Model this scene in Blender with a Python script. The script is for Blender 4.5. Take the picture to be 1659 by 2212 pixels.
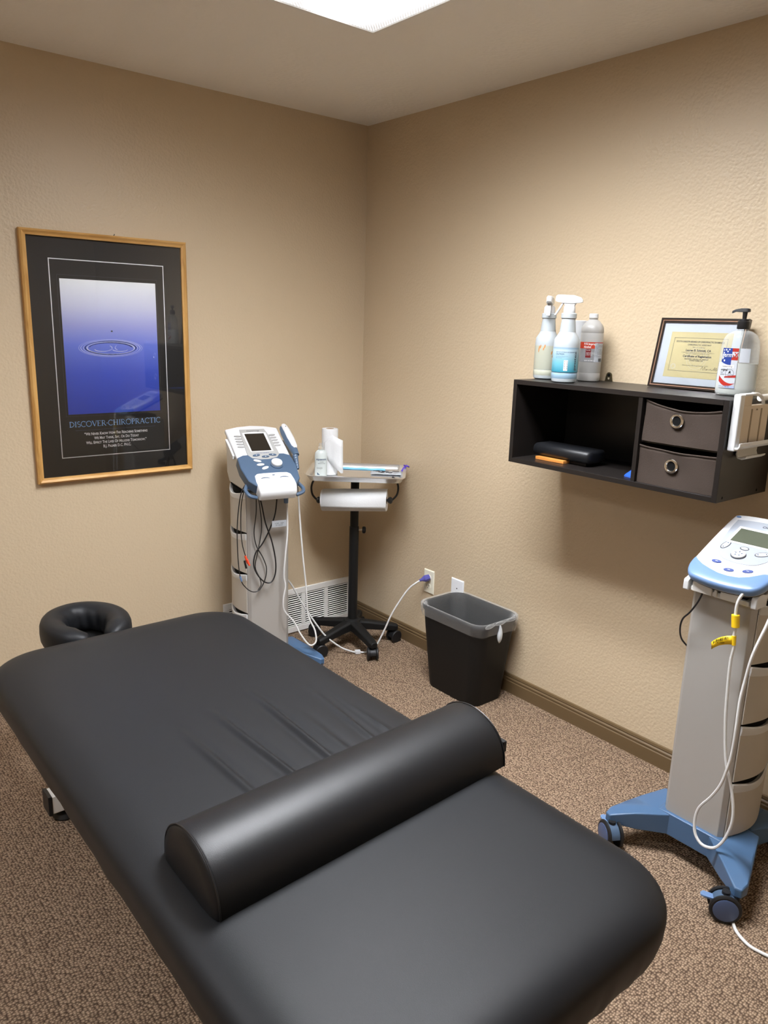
import bpy, bmesh, math, random
from math import sin, cos, pi, radians as R, hypot, atan2, sqrt, exp
from mathutils import Vector, Matrix
random.seed(7)
for o in list(bpy.data.objects): bpy.data.objects.remove(o)
SC = bpy.context.scene; COL = SC.collection

# ---------------------------------------------------------------- camera
cam_d = bpy.data.cameras.new('camera'); cam = bpy.data.objects.new('camera', cam_d); COL.objects.link(cam)
yaw, pitch, roll = 0.8772, -0.2420, 0.0301
f_ = Vector((cos(pitch)*cos(yaw), cos(pitch)*sin(yaw), sin(pitch))); r_ = Vector((sin(yaw), -cos(yaw), 0)); u_ = r_.cross(f_)
rt = cos(roll)*r_ + sin(roll)*u_; up = -sin(roll)*r_ + cos(roll)*u_
mw = Matrix((rt, up, -f_)).transposed().to_4x4(); mw.translation = (-2.404, -3.092, 1.549)
cam.matrix_world = mw
cam_d.sensor_fit = 'VERTICAL'; cam_d.sensor_height = 36; cam_d.sensor_width = 27; cam_d.lens = 36*0.74844
cam_d.clip_start = 0.02
SC.camera = cam
# ---------------------------------------------------------------- world, exposure
w = bpy.data.worlds.new('world'); SC.world = w; w.use_nodes = True
w.node_tree.nodes['Background'].inputs[0].default_value = (0.9, 0.85, 0.8, 1); w.node_tree.nodes['Background'].inputs[1].default_value = 0.05
SC.view_settings.view_transform = 'Standard'; SC.view_settings.look = 'None'; SC.view_settings.gamma = 1
SC.view_settings.use_curve_mapping = False
SC.view_settings.exposure = 2.42
LAMP = 17.0        # main troffer over the bench
LAMP2 = 8.5        # second troffer behind the camera's left
CEIL = 2.44

# ---------------------------------------------------------------- materials
M = {}
def mat(name, col, rough=0.5, metal=0.0, spec=0.5, trans=0.0, bump=None, coat=0.0, alpha=1.0, sss=0.0, ior=1.45):
    m = bpy.data.materials.new(name); m.use_nodes = True; nt = m.node_tree; b = nt.nodes['Principled BSDF']
    b.inputs['Base Color'].default_value = (*col, 1); b.inputs['Roughness'].default_value = rough
    b.inputs['Metallic'].default_value = metal; b.inputs['Specular IOR Level'].default_value = spec
    b.inputs['Transmission Weight'].default_value = trans; b.inputs['Coat Weight'].default_value = coat
    b.inputs['Alpha'].default_value = alpha; b.inputs['IOR'].default_value = ior
    if sss: b.inputs['Subsurface Weight'].default_value = sss; b.inputs['Subsurface Radius'].default_value = (.02, .02, .02)
    if bump:
        sc, st, det = bump
        tc = nt.nodes.new('ShaderNodeTexCoord'); n = nt.nodes.new('ShaderNodeTexNoise'); n.inputs['Scale'].default_value = sc; n.inputs['Detail'].default_value = det
        bp = nt.nodes.new('ShaderNodeBump'); bp.inputs['Strength'].default_value = st; bp.inputs['Distance'].default_value = 0.002
        nt.links.new(tc.outputs['Object'], n.inputs['Vector']); nt.links.new(n.outputs['Fac'], bp.inputs['Height']); nt.links.new(bp.outputs[0], b.inputs['Normal'])
    M[name] = m; return m

def wall_mat(name, col, col2, rough, strength, scale):
    m = mat(name, col, rough, spec=0.55); nt = m.node_tree; L = nt.links; b = nt.nodes['Principled BSDF']
    tc = nt.nodes.new('ShaderNodeTexCoord')
    n1 = nt.nodes.new('ShaderNodeTexNoise'); n1.inputs['Scale'].default_value = scale*1.3; n1.inputs['Detail'].default_value = 3; n1.inputs['Roughness'].default_value = 0.55
    n2 = nt.nodes.new('ShaderNodeTexVoronoi'); n2.inputs['Scale'].default_value = scale*1.1; n2.feature = 'SMOOTH_F1'
    mx = nt.nodes.new('ShaderNodeMath'); mx.operation = 'ADD'
    bp = nt.nodes.new('ShaderNodeBump'); bp.inputs['Strength'].default_value = strength; bp.inputs['Distance'].default_value = 0.004
    n3 = nt.nodes.new('ShaderNodeTexNoise'); n3.inputs['Scale'].default_value = 2.5
    cm = nt.nodes.new('ShaderNodeMix'); cm.data_type = 'RGBA'; cm.inputs[6].default_value = (*col, 1); cm.inputs[7].default_value = (*col2, 1)
    for n in (n1, n2, n3): L.new(tc.outputs['Object'], n.inputs['Vector'])
    L.new(n1.outputs['Fac'], mx.inputs[0]); L.new(n2.outputs['Distance'], mx.inputs[1]); L.new(mx.outputs[0], bp.inputs['Height'])
    L.new(bp.outputs[0], b.inputs['Normal']); L.new(n3.outputs['Fac'], cm.inputs[0]); L.new(cm.outputs[2], b.inputs['Base Color'])
    return m
wall_mat('wall_paint', (0.575, 0.46, 0.315), (0.555, 0.445, 0.305), 0.40, 0.29, 95)
wall_mat('ceiling_paint', (0.86, 0.83, 0.78), (0.85, 0.82, 0.77), 0.6, 0.3, 60)

def carpet_mat():
    m = mat('carpet', (0.2, 0.14, 0.1), 0.95, spec=0.15); nt = m.node_tree; L = nt.links; b = nt.nodes['Principled BSDF']
    tc = nt.nodes.new('ShaderNodeTexCoord'); mp = nt.nodes.new('ShaderNodeMapping'); mp.inputs['Rotation'].default_value = (0, 0, R(0)); mp.inputs['Scale'].default_value = (1, 1.25, 1)
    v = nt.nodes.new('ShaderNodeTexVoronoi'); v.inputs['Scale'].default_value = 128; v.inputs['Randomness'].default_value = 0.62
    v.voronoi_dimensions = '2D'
    n = nt.nodes.new('ShaderNodeTexNoise'); n.inputs['Scale'].default_value = 420; n.inputs['Detail'].default_value = 2
    sp = nt.nodes.new('ShaderNodeSeparateColor')
    a = nt.nodes.new('ShaderNodeMath'); a.operation = 'ADD'; hlf = nt.nodes.new('ShaderNodeMath'); hlf.operation = 'MULTIPLY'; hlf.inputs[1].default_value = 0.5
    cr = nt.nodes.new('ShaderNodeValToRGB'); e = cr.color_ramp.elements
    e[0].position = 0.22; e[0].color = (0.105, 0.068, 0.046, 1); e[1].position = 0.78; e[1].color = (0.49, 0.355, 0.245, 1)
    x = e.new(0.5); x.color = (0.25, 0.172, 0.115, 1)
    iv = nt.nodes.new('ShaderNodeMath'); iv.operation = 'MULTIPLY'; iv.inputs[1].default_value = -1
    bp = nt.nodes.new('ShaderNodeBump'); bp.inputs['Strength'].default_value = 1; bp.inputs['Distance'].default_value = 0.006
    L.new(tc.outputs['Object'], mp.inputs[0]); L.new(mp.outputs[0], v.inputs['Vector']); L.new(mp.outputs[0], n.inputs['Vector'])
    L.new(v.outputs['Color'], sp.inputs[0]); rd = nt.nodes.new('ShaderNodeMath'); rd.operation = 'MULTIPLY'; rd.inputs[1].default_value = 0.5; L.new(sp.outputs[0], rd.inputs[0]); L.new(rd.outputs[0], a.inputs[0]); L.new(n.outputs['Fac'], a.inputs[1]); L.new(a.outputs[0], hlf.inputs[0])
    dm = nt.nodes.new('ShaderNodeMath'); dm.operation = 'MULTIPLY_ADD'; dm.inputs[1].default_value = -0.85; dm.inputs[2].default_value = 0.45; L.new(v.outputs['Distance'], dm.inputs[0])  # crevice shade between loops painted into the colour, darker away from each loop centre
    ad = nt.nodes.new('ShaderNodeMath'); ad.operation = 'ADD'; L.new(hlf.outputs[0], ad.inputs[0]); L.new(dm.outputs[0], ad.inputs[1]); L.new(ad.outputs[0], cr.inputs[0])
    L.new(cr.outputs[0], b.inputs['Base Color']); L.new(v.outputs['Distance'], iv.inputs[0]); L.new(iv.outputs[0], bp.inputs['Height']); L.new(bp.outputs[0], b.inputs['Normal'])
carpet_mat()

def lens_mat(name, strength, cx, half):
    m = bpy.data.materials.new(name); m.use_nodes = True; nt = m.node_tree; L = nt.links
    b = nt.nodes['Principled BSDF']; b.inputs['Base Color'].default_value = (.85, .85, .85, 1); b.inputs['Roughness'].default_value = .25
    tc = nt.nodes.new('ShaderNodeTexCoord'); s = nt.nodes.new('ShaderNodeSeparateXYZ'); L.new(tc.outputs['Object'], s.inputs[0])
    # two lamps behind the lens: cosine profile across x, fading at the tube ends
    def mt(op, a, bb=None):
        n = nt.nodes.new('ShaderNodeMath'); n.operation = op
        for i, q in enumerate((a, bb)):
            if q is None: continue
            if isinstance(q, (int, float)): n.inputs[i].default_value = q
            else: L.new(q, n.inputs[i])
        return n.outputs[0]
    ax = mt('ABSOLUTE', s.outputs[0]); d = mt('ABSOLUTE', mt('SUBTRACT', ax, 0.13)); g = mt('EXPONENT', mt('MULTIPLY', mt('MULTIPLY', d, d), -220))
    ey = mt('SMOOTH_MIN', mt('MULTIPLY', mt('SUBTRACT', 0.60, mt('ABSOLUTE', s.outputs[1])), 9), 1.0)
    prof = mt('ADD', mt('MULTIPLY', mt('MULTIPLY', g, ey), 1.85), 0.035)
    rib = mt('ADD', mt('MULTIPLY', mt('SINE', mt('MULTIPLY', mt('SUBTRACT', s.outputs[0], s.outputs[1]), 560)), 0.30), 0.85)
    # prismatic lens: most of the light leaves straight down, little at grazing angles
    ge = nt.nodes.new('ShaderNodeNewGeometry'); dt = nt.nodes.new('ShaderNodeVectorMath'); dt.operation = 'DOT_PRODUCT'; L.new(ge.outputs['Incoming'], dt.inputs[0]); L.new(ge.outputs['Normal'], dt.inputs[1])
    ang = mt('ADD', mt('MULTIPLY', mt('POWER', mt('MAXIMUM', dt.outputs['Value'], 0.0), 1.5), 1.0), 0.05)
    L.new(mt('MULTIPLY', mt('MULTIPLY', mt('MULTIPLY', prof, rib), ang), strength), b.inputs['Emission Strength']); b.inputs['Emission Color'].default_value = (0.93, 0.955, 1.0, 1)
    M[name] = m; return m
lens_mat('lens_main', LAMP, 0, 0); lens_mat('lens_second', LAMP2, 0, 0)

mat('white_metal', (0.82, 0.81, 0.78), 0.35)
mat('baseboard_brown', (0.135, 0.088, 0.042), 0.42, spec=0.5)
mat('black_vinyl', (0.0088, 0.0095, 0.0112), 0.48, spec=0.32, bump=(900, 0.12, 2))
mat('bolster_vinyl', (0.0062, 0.0066, 0.0080), 0.43, spec=0.42, bump=(700, 0.10, 2))
mat('black_plastic', (0.012, 0.012, 0.013), 0.38)
mat('matte_black', (0.006, 0.006, 0.006), 0.55, spec=0.35, bump=(500, .1, 2))
mat('rubber', (0.008, 0.008, 0.009), 0.5)
mat('grey_metal', (0.43, 0.415, 0.39), 0.38, metal=0.25, spec=0.5)
mat('drawer_grey', (0.50, 0.47, 0.42), 0.45)
mat('light_grey', (0.62, 0.61, 0.58), 0.4)
mat('white_plastic', (0.62, 0.63, 0.64), 0.32)
mat('blue_base', (0.065, 0.130, 0.240), 0.33)
mat('blue_light', (0.14, 0.235, 0.42), 0.3)
mat('slate_blue', (0.062, 0.102, 0.165), 0.4)
mat('wheel_blue', (0.07, 0.105, 0.21), 0.4)
mat('button_blue', (0.055, 0.085, 0.26), 0.4)
mat('dark_navy', (0.02, 0.024, 0.04), 0.4)
mat('screen_dark', (0.018, 0.015, 0.012), 0.12)
mat('screen_lcd', (0.085, 0.095, 0.068), 0.08)
mat('panel_grey', (0.36, 0.36, 0.35), 0.35)
mat('panel_silver', (0.34, 0.37, 0.42), 0.35)
mat('ink_grey', (0.055, 0.06, 0.07), 0.5)
mat('ink_black', (0.015, 0.015, 0.018), 0.5)
mat('ink_white', (0.72, 0.72, 0.72), 0.5)
mat('ink_blue', (0.30, 0.58, 1.0), 0.5)
mat('poster_white', (0.95, 0.95, 0.95), 0.5)
mat('ripple_light', (0.72, 0.76, 0.98), 0.5)
mat('white_cable', (0.66, 0.66, 0.65), 0.35)
mat('yellow_plastic', (0.85, 0.56, 0.015), 0.4)
mat('gold', (0.75, 0.40, 0.05), 0.3, metal=0.8)
mat('red_plastic', (0.75, 0.08, 0.03), 0.4)
mat('blue_clear', (0.09, 0.09, 0.36), 0.15, coat=0.5)
mat('purple_plastic', (0.10, 0.05, 0.45), 0.3)
mat('aluminium', (0.88, 0.89, 0.90), 0.24, metal=0.88)
mat('chrome', (0.8, 0.8, 0.78), 0.15, metal=1.0)
mat('paper_white', (0.68, 0.69, 0.70), 0.85, bump=(260, .35, 2))
mat('cardboard', (0.35, 0.25, 0.16), 0.9)
mat('blue_wrap', (0.22, 0.60, 0.86), 0.35)
mat('ivory_plate', (0.80, 0.77, 0.64), 0.35)
mat('white_plate', (0.80, 0.82, 0.85), 0.3)
mat('slot_dark', (0.006, 0.006, 0.006), 0.8, spec=0.1)
mat('fabric_brown', (0.048, 0.035, 0.028), 0.85, spec=0.25, bump=(700, .3, 2))
mat('laminate_dark', (0.013, 0.0105, 0.0095), 0.36, spec=0.42)
mat('laminate_edge', (0.012, 0.011, 0.012), 0.4)
mat('milky_plastic', (0.45, 0.49, 0.51), 0.35, trans=0.15, sss=0.3)
mat('milky_yellow', (0.45, 0.46, 0.37), 0.35, trans=0.1, sss=0.3)
mat('milky_blue', (0.26, 0.38, 0.48), 0.35, trans=0.1, sss=0.3)
mat('alcohol_plastic', (0.48, 0.47, 0.45), 0.3, trans=0.25, sss=0.2)
mat('gel_liquid', (0.62, 0.64, 0.62), 0.3, trans=0.25, ior=1.3)
mat('gel_bottle', (0.76, 0.82, 0.81), 0.3, trans=0.3, sss=0.2)
mat('label_white', (0.45, 0.48, 0.52), 0.4)
mat('label_red', (0.50, 0.045, 0.018), 0.4); mat('label_maroon', (0.18, 0.012, 0.014), 0.4); mat('label_grey', (0.25, 0.25, 0.26), 0.4)
mat('flag_blue', (0.014, 0.040, 0.22), 0.4); mat('flag_red', (0.36, 0.022, 0.015), 0.4); mat('pale_blue', (0.32, 0.38, 0.56), 0.4)
mat('orange_stain', (0.50, 0.20, 0.05), 0.6)
mat('cert_paper', (0.48, 0.42, 0.23), 0.6); mat('mat_white', (0.45, 0.49, 0.54), 0.6)
mat('cert_frame', (0.02, 0.014, 0.012), 0.2, coat=0.5); mat('bronze', (0.45, 0.27, 0.18), 0.3, metal=0.6)
mat('beige_plastic', (0.56, 0.46, 0.34), 0.4); mat('slot_brown', (0.22, 0.16, 0.09), 0.5)
mat('mat_black', (0.026, 0.024, 0.022), 0.7)
mat('blue_folder', (0.03, 0.12, 0.60), 0.4)
mat('tape_grey', (0.5, 0.52, 0.53), 0.5)
mat('bracket_metal', (0.20, 0.17, 0.10), 0.35, metal=0.9)

def wood_mat(name, c1, c2, scale):
    m = mat(name, c1, 0.35); nt = m.node_tree; L = nt.links; b = nt.nodes['Principled BSDF']
    tc = nt.nodes.new('ShaderNodeTexCoord'); mp = nt.nodes.new('ShaderNodeMapping'); mp.inputs['Scale'].default_value = scale
    n = nt.nodes.new('ShaderNodeTexNoise'); n.inputs['Scale'].default_value = 6; n.inputs['Detail'].default_value = 5; n.inputs['Distortion'].default_value = 0.6
    cr = nt.nodes.new('ShaderNodeValToRGB'); cr.color_ramp.elements[0].position = .35; cr.color_ramp.elements[0].color = (*c2, 1); cr.color_ramp.elements[1].position = .6; cr.color_ramp.elements[1].color = (*c1, 1)
    L.new(tc.outputs['Object'], mp.inputs[0]); L.new(mp.outputs[0], n.inputs['Vector']); L.new(n.outputs['Fac'], cr.inputs[0]); L.new(cr.outputs[0], b.inputs['Base Color'])
wood_mat('oak_side', (0.62, 0.36, 0.12), (0.48, 0.25, 0.07), (8, 8, 1.2)); wood_mat('oak_cross', (0.62, 0.36, 0.12), (0.48, 0.25, 0.07), (1.2, 8, 8)); wood_mat('oak_block', (0.62, 0.26, 0.06), (0.48, 0.17, 0.035), (8, 1.2, 8))

def liner_mat():
    m = mat('liner_film', (0.72, 0.72, 0.71), 0.12, bump=(45, 1.0, 4)); nt = m.node_tree; L = nt.links; b = nt.nodes['Principled BSDF']
    t = nt.nodes.new('ShaderNodeBsdfTransparent'); t.inputs[0].default_value = (.95, .95, .95, 1); mx = nt.nodes.new('ShaderNodeMixShader'); lw = nt.nodes.new('ShaderNodeLayerWeight'); lw.inputs[0].default_value = 0.42; mr = nt.nodes.new('ShaderNodeMapRange'); mr.inputs[1].default_value = 0.25; mr.inputs[2].default_value = 0.95; mr.inputs[3].default_value = 0.09; mr.inputs[4].default_value = 0.62; L.new(lw.outputs['Facing'], mr.inputs[0]); L.new(mr.outputs[0], mx.inputs[0])
    L.new(t.outputs[0], mx.inputs[1]); L.new(b.outputs[0], mx.inputs[2]); L.new(mx.outputs[0], nt.nodes['Material Output'].inputs[0])
liner_mat()
def clear_mat():
    m = mat('clear_plastic', (0.80, 0.82, 0.82), 0.12); nt = m.node_tree; L = nt.links; b = nt.nodes['Principled BSDF']
    t = nt.nodes.new('ShaderNodeBsdfTransparent'); t.inputs[0].default_value = (.97, .98, .97, 1); mx = nt.nodes.new('ShaderNodeMixShader'); lw = nt.nodes.new('ShaderNodeLayerWeight'); lw.inputs[0].default_value = 0.3
    mr = nt.nodes.new('ShaderNodeMapRange'); mr.inputs[3].default_value = 0.10; mr.inputs[4].default_value = 0.55; L.new(lw.outputs['Facing'], mr.inputs[0]); L.new(mr.outputs[0], mx.inputs[0])
    L.new(t.outputs[0], mx.inputs[1]); L.new(b.outputs[0], mx.inputs[2]); L.new(mx.outputs[0], nt.nodes['Material Output'].inputs[0])
clear_mat()
def glass_mat():
    m = bpy.data.materials.new('picture_glass'); m.use_nodes = True; nt = m.node_tree; L = nt.links; nt.nodes.remove(nt.nodes['Principled BSDF'])
    t = nt.nodes.new('ShaderNodeBsdfTransparent'); g = nt.nodes.new('ShaderNodeBsdfGlossy'); g.inputs['Roughness'].default_value = 0.015
    fr = nt.nodes.new('ShaderNodeFresnel'); fr.inputs[0].default_value = 1.5; mx = nt.nodes.new('ShaderNodeMixShader')
    L.new(fr.outputs[0], mx.inputs[0]); L.new(t.outputs[0], mx.inputs[1]); L.new(g.outputs[0], mx.inputs[2]); L.new(mx.outputs[0], nt.nodes['Material Output'].inputs[0]); M['picture_glass'] = m
glass_mat()
def water_photo_mat():   # the printed photograph: pale top, deep blue bottom, ripple rings
    m = mat('water_print', (0.1, 0.15, 0.6), 0.5); nt = m.node_tree; L = nt.links; b = nt.nodes['Principled BSDF']
    tc = nt.nodes.new('ShaderNodeTexCoord'); s = nt.nodes.new('ShaderNodeSeparateXYZ'); L.new(tc.outputs['Object'], s.inputs[0])
    mr = nt.nodes.new('ShaderNodeMapRange'); mr.inputs[1].default_value = 0.265; mr.inputs[2].default_value = 0.775; L.new(s.outputs[2], mr.inputs[0])
    cr = nt.nodes.new('ShaderNodeValToRGB'); e = cr.color_ramp.elements
    e[0].position = 0; e[0].color = (0.035, 0.085, 0.62, 1); e[1].position = 1; e[1].color = (0.97, 0.98, 0.98, 1)
    for p, c in ((.3, (0.07, 0.13, 0.70, 1)), (.52, (0.20, 0.27, 0.84, 1)), (.66, (0.42, 0.44, 0.80, 1)), (.8, (0.68, 0.69, 0.86, 1))):
        q = e.new(p); q.color = c
    L.new(mr.outputs[0], cr.inputs[0]); L.new(cr.outputs[0], b.inputs['Base Color'])
water_photo_mat()
def label_grad():
    m = mat('label_teal', (0.3, 0.7, 0.8), 0.4); nt = m.node_tree; L = nt.links; b = nt.nodes['Principled BSDF']
    tc = nt.nodes.new('ShaderNodeTexCoord'); s = nt.nodes.new('ShaderNodeSeparateXYZ'); L.new(tc.outputs['Object'], s.inputs[0])
    mr = nt.nodes.new('ShaderNodeMapRange'); mr.inputs[1].default_value = 0.032; mr.inputs[2].default_value = 0.105; L.new(s.outputs[2], mr.inputs[0])
    cr = nt.nodes.new('ShaderNodeValToRGB'); e = cr.color_ramp.elements
    e[0].color = (0.010, 0.18, 0.26, 1); e[1].color = (0.36, 0.47, 0.53, 1); q = e.new(.45); q.color = (0.12, 0.35, 0.43, 1)
    L.new(mr.outputs[0], cr.inputs[0]); L.new(cr.outputs[0], b.inputs['Base Color'])
label_grad()

# ---------------------------------------------------------------- mesh helpers
def nb(): return bmesh.new()
def build(name, bm, m, parent=None, bevel=0, bseg=2, angle=38, subsurf=0, kind=None, label=None, solid=0):
    bmesh.ops.recalc_face_normals(bm, faces=bm.faces)
    ca = R(angle)
    for f in bm.faces: f.smooth = True
    for e in bm.edges:
        if len(e.link_faces) == 2:
            try: e.smooth = e.calc_face_angle() < ca
            except Exception: pass
    me = bpy.data.meshes.new(name); bm.to_mesh(me); bm.free(); me.materials.append(M[m] if isinstance(m, str) else m)
    o = bpy.data.objects.new(name, me); COL.objects.link(o)
    if parent: o.parent = parent
    if solid:
        md = o.modifiers.new('solid', 'SOLIDIFY'); md.thickness = solid; md.offset = 0
    if bevel:
        md = o.modifiers.new('bevel', 'BEVEL'); md.width = bevel; md.segments = bseg; md.limit_method = 'ANGLE'; md.angle_limit = R(35)
        md.harden_normals = True
        for e in me.edges: e.use_edge_sharp = False
    if subsurf:
        md = o.modifiers.new('sub', 'SUBSURF'); md.levels = subsurf; md.render_levels = subsurf
    if kind: o['kind'] = kind
    if label: o['label'] = label
    return o
def thing(name, label, cat, loc=(0, 0, 0), rz=0, group=None):
    o = bpy.data.objects.new(name, None); COL.objects.link(o); o.location = loc; o.rotation_euler = (0, 0, rz); o.empty_display_size = .05
    o['label'] = label; o['category'] = cat
    if group: o['group'] = group
    return o
def tag(o, label, cat, group=None):
    o['label'] = label; o['category'] = cat
    if group: o['group'] = group
    return o
def box(bm, x0, x1, y0, y1, z0, z1):
    v = [bm.verts.new((x, y, z)) for z in (z0, z1) for y in (y0, y1) for x in (x0, x1)]
    for f in ((0, 2, 3, 1), (4, 5, 7, 6), (0, 1, 5, 4), (2, 6, 7, 3), (0, 4, 6, 2), (1, 3, 7, 5)): bm.faces.new([v[i] for i in f])
    return bm
def loft(bm, rings, caps=True, closed=True):
    rv = [[bm.verts.new(p) for p in r] for r in rings]; n = len(rings[0])
    for a, b in zip(rv, rv[1:]):
        for i in range(n if closed else n-1):
            j = (i+1) % n; bm.faces.new((a[i], a[j], b[j], b[i]))
    if caps: bm.faces.new(rv[0][::-1]); bm.faces.new(rv[-1])
    return rv
def lathe(bm, prof, cx=0, cy=0, seg=32, sx=1, sy=1, rot=0, caps=True, z0=0):
    rings = []
    for r, z in prof:
        rg = []
        for i in range(seg):
            a = 2*pi*i/seg; x = r*sx*cos(a); y = r*sy*sin(a)
            rg.append((cx+x*cos(rot)-y*sin(rot), cy+x*sin(rot)+y*cos(rot), z+z0))
        rings.append(rg)
    loft(bm, rings, caps); return bm
def catmull(pts, n=6, closed=False):
    P = [Vector(p) for p in pts]; out = []; N = len(P)
    for i in range(N if closed else N-1):
        if closed: a, b, c, d = P[i-1], P[i], P[(i+1) % N], P[(i+2) % N]
        else: a, b, c, d = P[max(i-1, 0)], P[i], P[i+1], P[min(i+2, N-1)]
        for k in range(n):
            t = k/n; out.append(0.5*((2*b)+(c-a)*t+(2*a-5*b+4*c-d)*t*t+(3*b-a-3*c+d)*t**3))
    if not closed: out.append(P[-1])
    return out
def tube(bm, pts, r, seg=10, closed=False, radii=None):
    P = [Vector(p) for p in pts]; N = len(P); prev = None; rings = []
    for i, p in enumerate(P):
        if closed: t = (P[(i+1) % N]-P[i-1])
        else: t = P[min(i+1, N-1)]-P[max(i-1, 0)]
        if t.length < 1e-9: t = Vector((0, 0, 1))
        t.normalize()
        if prev is None: n = t.orthogonal().normalized()
        else:
            n = prev - t*prev.dot(t)
            n = n.normalized() if n.length > 1e-6 else t.orthogonal().normalized()
        prev = n; b = t.cross(n); rr = radii[i] if radii else r
        rings.append([p+(n*cos(2*pi*k/seg)+b*sin(2*pi*k/seg))*rr for k in range(seg)])
    if closed: rings.append(rings[0])
    loft(bm, rings, not closed)
    if closed: bmesh.ops.remove_doubles(bm, verts=bm.verts, dist=1e-6)
    return bm
def cyl(bm, a, b, r, seg=20, r2=None):
    return tube(bm, [a, b], r, seg, radii=[r, r if r2 is None else r2])
def hull(bm, pts):
    vs = [bm.verts.new(p) for p in pts]; r = bmesh.ops.convex_hull(bm, input=vs)
    bmesh.ops.delete(bm, geom=[v for v in vs if v.is_valid and not v.link_faces], context='VERTS'); return bm
def rrect(hx, hy, r, n=6, cx=0, cy=0):
    out = []; r = min(r, hx*.999, hy*.999)
    for (sx, sy, a0) in ((1, 1, 0), (-1, 1, 90), (-1, -1, 180), (1, -1, 270)):
        for k in range(n+1):
            a = R(a0+90*k/n); out.append((cx+sx*(hx-r)+r*cos(a), cy+sy*(hy-r)+r*sin(a)))
    return out
def prism(bm, poly, f0, f1):
    loft(bm, [[f0(*q) for q in poly], [f1(*q) for q in poly]]); return bm
def ellipse(cx, cy, rx, ry, rot=0, n=24):
    return [(cx+rx*cos(t)*cos(rot)-ry*sin(t)*sin(rot), cy+rx*cos(t)*sin(rot)+ry*sin(t)*cos(rot)) for t in (2*pi*i/n for i in range(n))]
def text_bm(body, size, small=None, spacing=1.0, thick=0.0006, align='CENTER', linesp=1.0, bold=0.0, fn=None):
    cu = bpy.data.curves.new('t', 'FONT'); cu.body = body; cu.size = size; cu.align_x = align; cu.space_character = spacing; cu.space_line = linesp
    cu.offset = bold; cu.resolution_u = 3
    if small:
        cu.small_caps_scale = small
        for ch in cu.body_format: ch.use_small_caps = True
    cu.extrude = thick/2
    ob = bpy.data.objects.new('t', cu); COL.objects.link(ob); dg = bpy.context.evaluated_depsgraph_get(); me = bpy.data.meshes.new_from_object(ob.evaluated_get(dg))
    bm = nb(); bm.from_mesh(me); bpy.data.objects.remove(ob); bpy.data.curves.remove(cu); bpy.data.meshes.remove(me)
    if fn:
        for v in bm.verts: v.co = fn(v.co.x, v.co.y, v.co.z)
    return bm
def merge(bm, bm2):
    me = bpy.data.meshes.new('tmp'); bm2.to_mesh(me); bm2.free(); bm.from_mesh(me); bpy.data.meshes.remove(me); return bm

# ---------------------------------------------------------------- setting
XW, YN = -4.3, -3.75
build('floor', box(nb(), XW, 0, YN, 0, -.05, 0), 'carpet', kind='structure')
build('ceiling', box(nb(), XW, 0, YN, 0, CEIL, CEIL+.05), 'ceiling_paint', kind='structure')
build('wall_left', box(nb(), XW, 0.1, 0, .1, -.05, CEIL+.05), 'wall_paint', kind='structure')
build('wall_right', box(nb(), 0, .1, YN, 0, -.05, CEIL+.05), 'wall_paint', kind='structure')
build('wall_rear', box(nb(), XW-.1, XW, YN, .1, -.05, CEIL+.05), 'wall_paint', kind='structure')
build('wall_near', box(nb(), XW-.1, .1, YN-.1, YN, -.05, CEIL+.05), 'wall_paint', kind='structure')
bprof = [(0, 0), (.012, 0), (.012, .052), (.009, .056), (.0105, .060), (.0105, .065), (.006, .070), (.008, .074), (.006, .083), (0, .085)]
def baseboard(name, a, b, d):
    bm = nb(); rings = [[(p[0]+d[0]*q, p[1]+d[1]*q, z) for q, z in bprof] for p in (a, b)]
    loft(bm, rings); build(name, bm, 'baseboard_brown', kind='structure', angle=20)
baseboard('baseboard_right', (0, 0), (0, YN), (-1, 0))
baseboard('baseboard_left', (-.80, 0), (XW, 0), (0, -1))
baseboard('baseboard_rear', (XW, 0), (XW, YN), (1, 0)); baseboard('baseboard_near', (XW, YN), (0, YN), (0, 1))

# ---------------------------------------------------------------- ceiling lights
def troffer(cx, cy, label, lens):
    t = thing('ceiling_light', label, 'ceiling light', (cx, cy, CEIL), 0, 'ceiling lights')
    hx, hy = .305, .61; bm = nb(); w = .012
    for a in ((-hx, hx, hy-w, hy), (-hx, hx, -hy, -hy+w), (-hx, -hx+w, -hy+w, hy-w), (hx-w, hx, -hy+w, hy-w)): box(bm, *a, -.016, 0)
    build('frame', bm, 'white_metal', t)
    build('diffuser', box(nb(), -hx+w, hx-w, -hy+w, hy-w, -.012, -.002), lens, t)
    return t
troffer(-1.048, -1.583, 'bright white rectangular ceiling light with a ribbed lens at the top edge', 'lens_main')
troffer(-3.15, -1.583, 'second rectangular ceiling light over the left of the room', 'lens_second')

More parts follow.
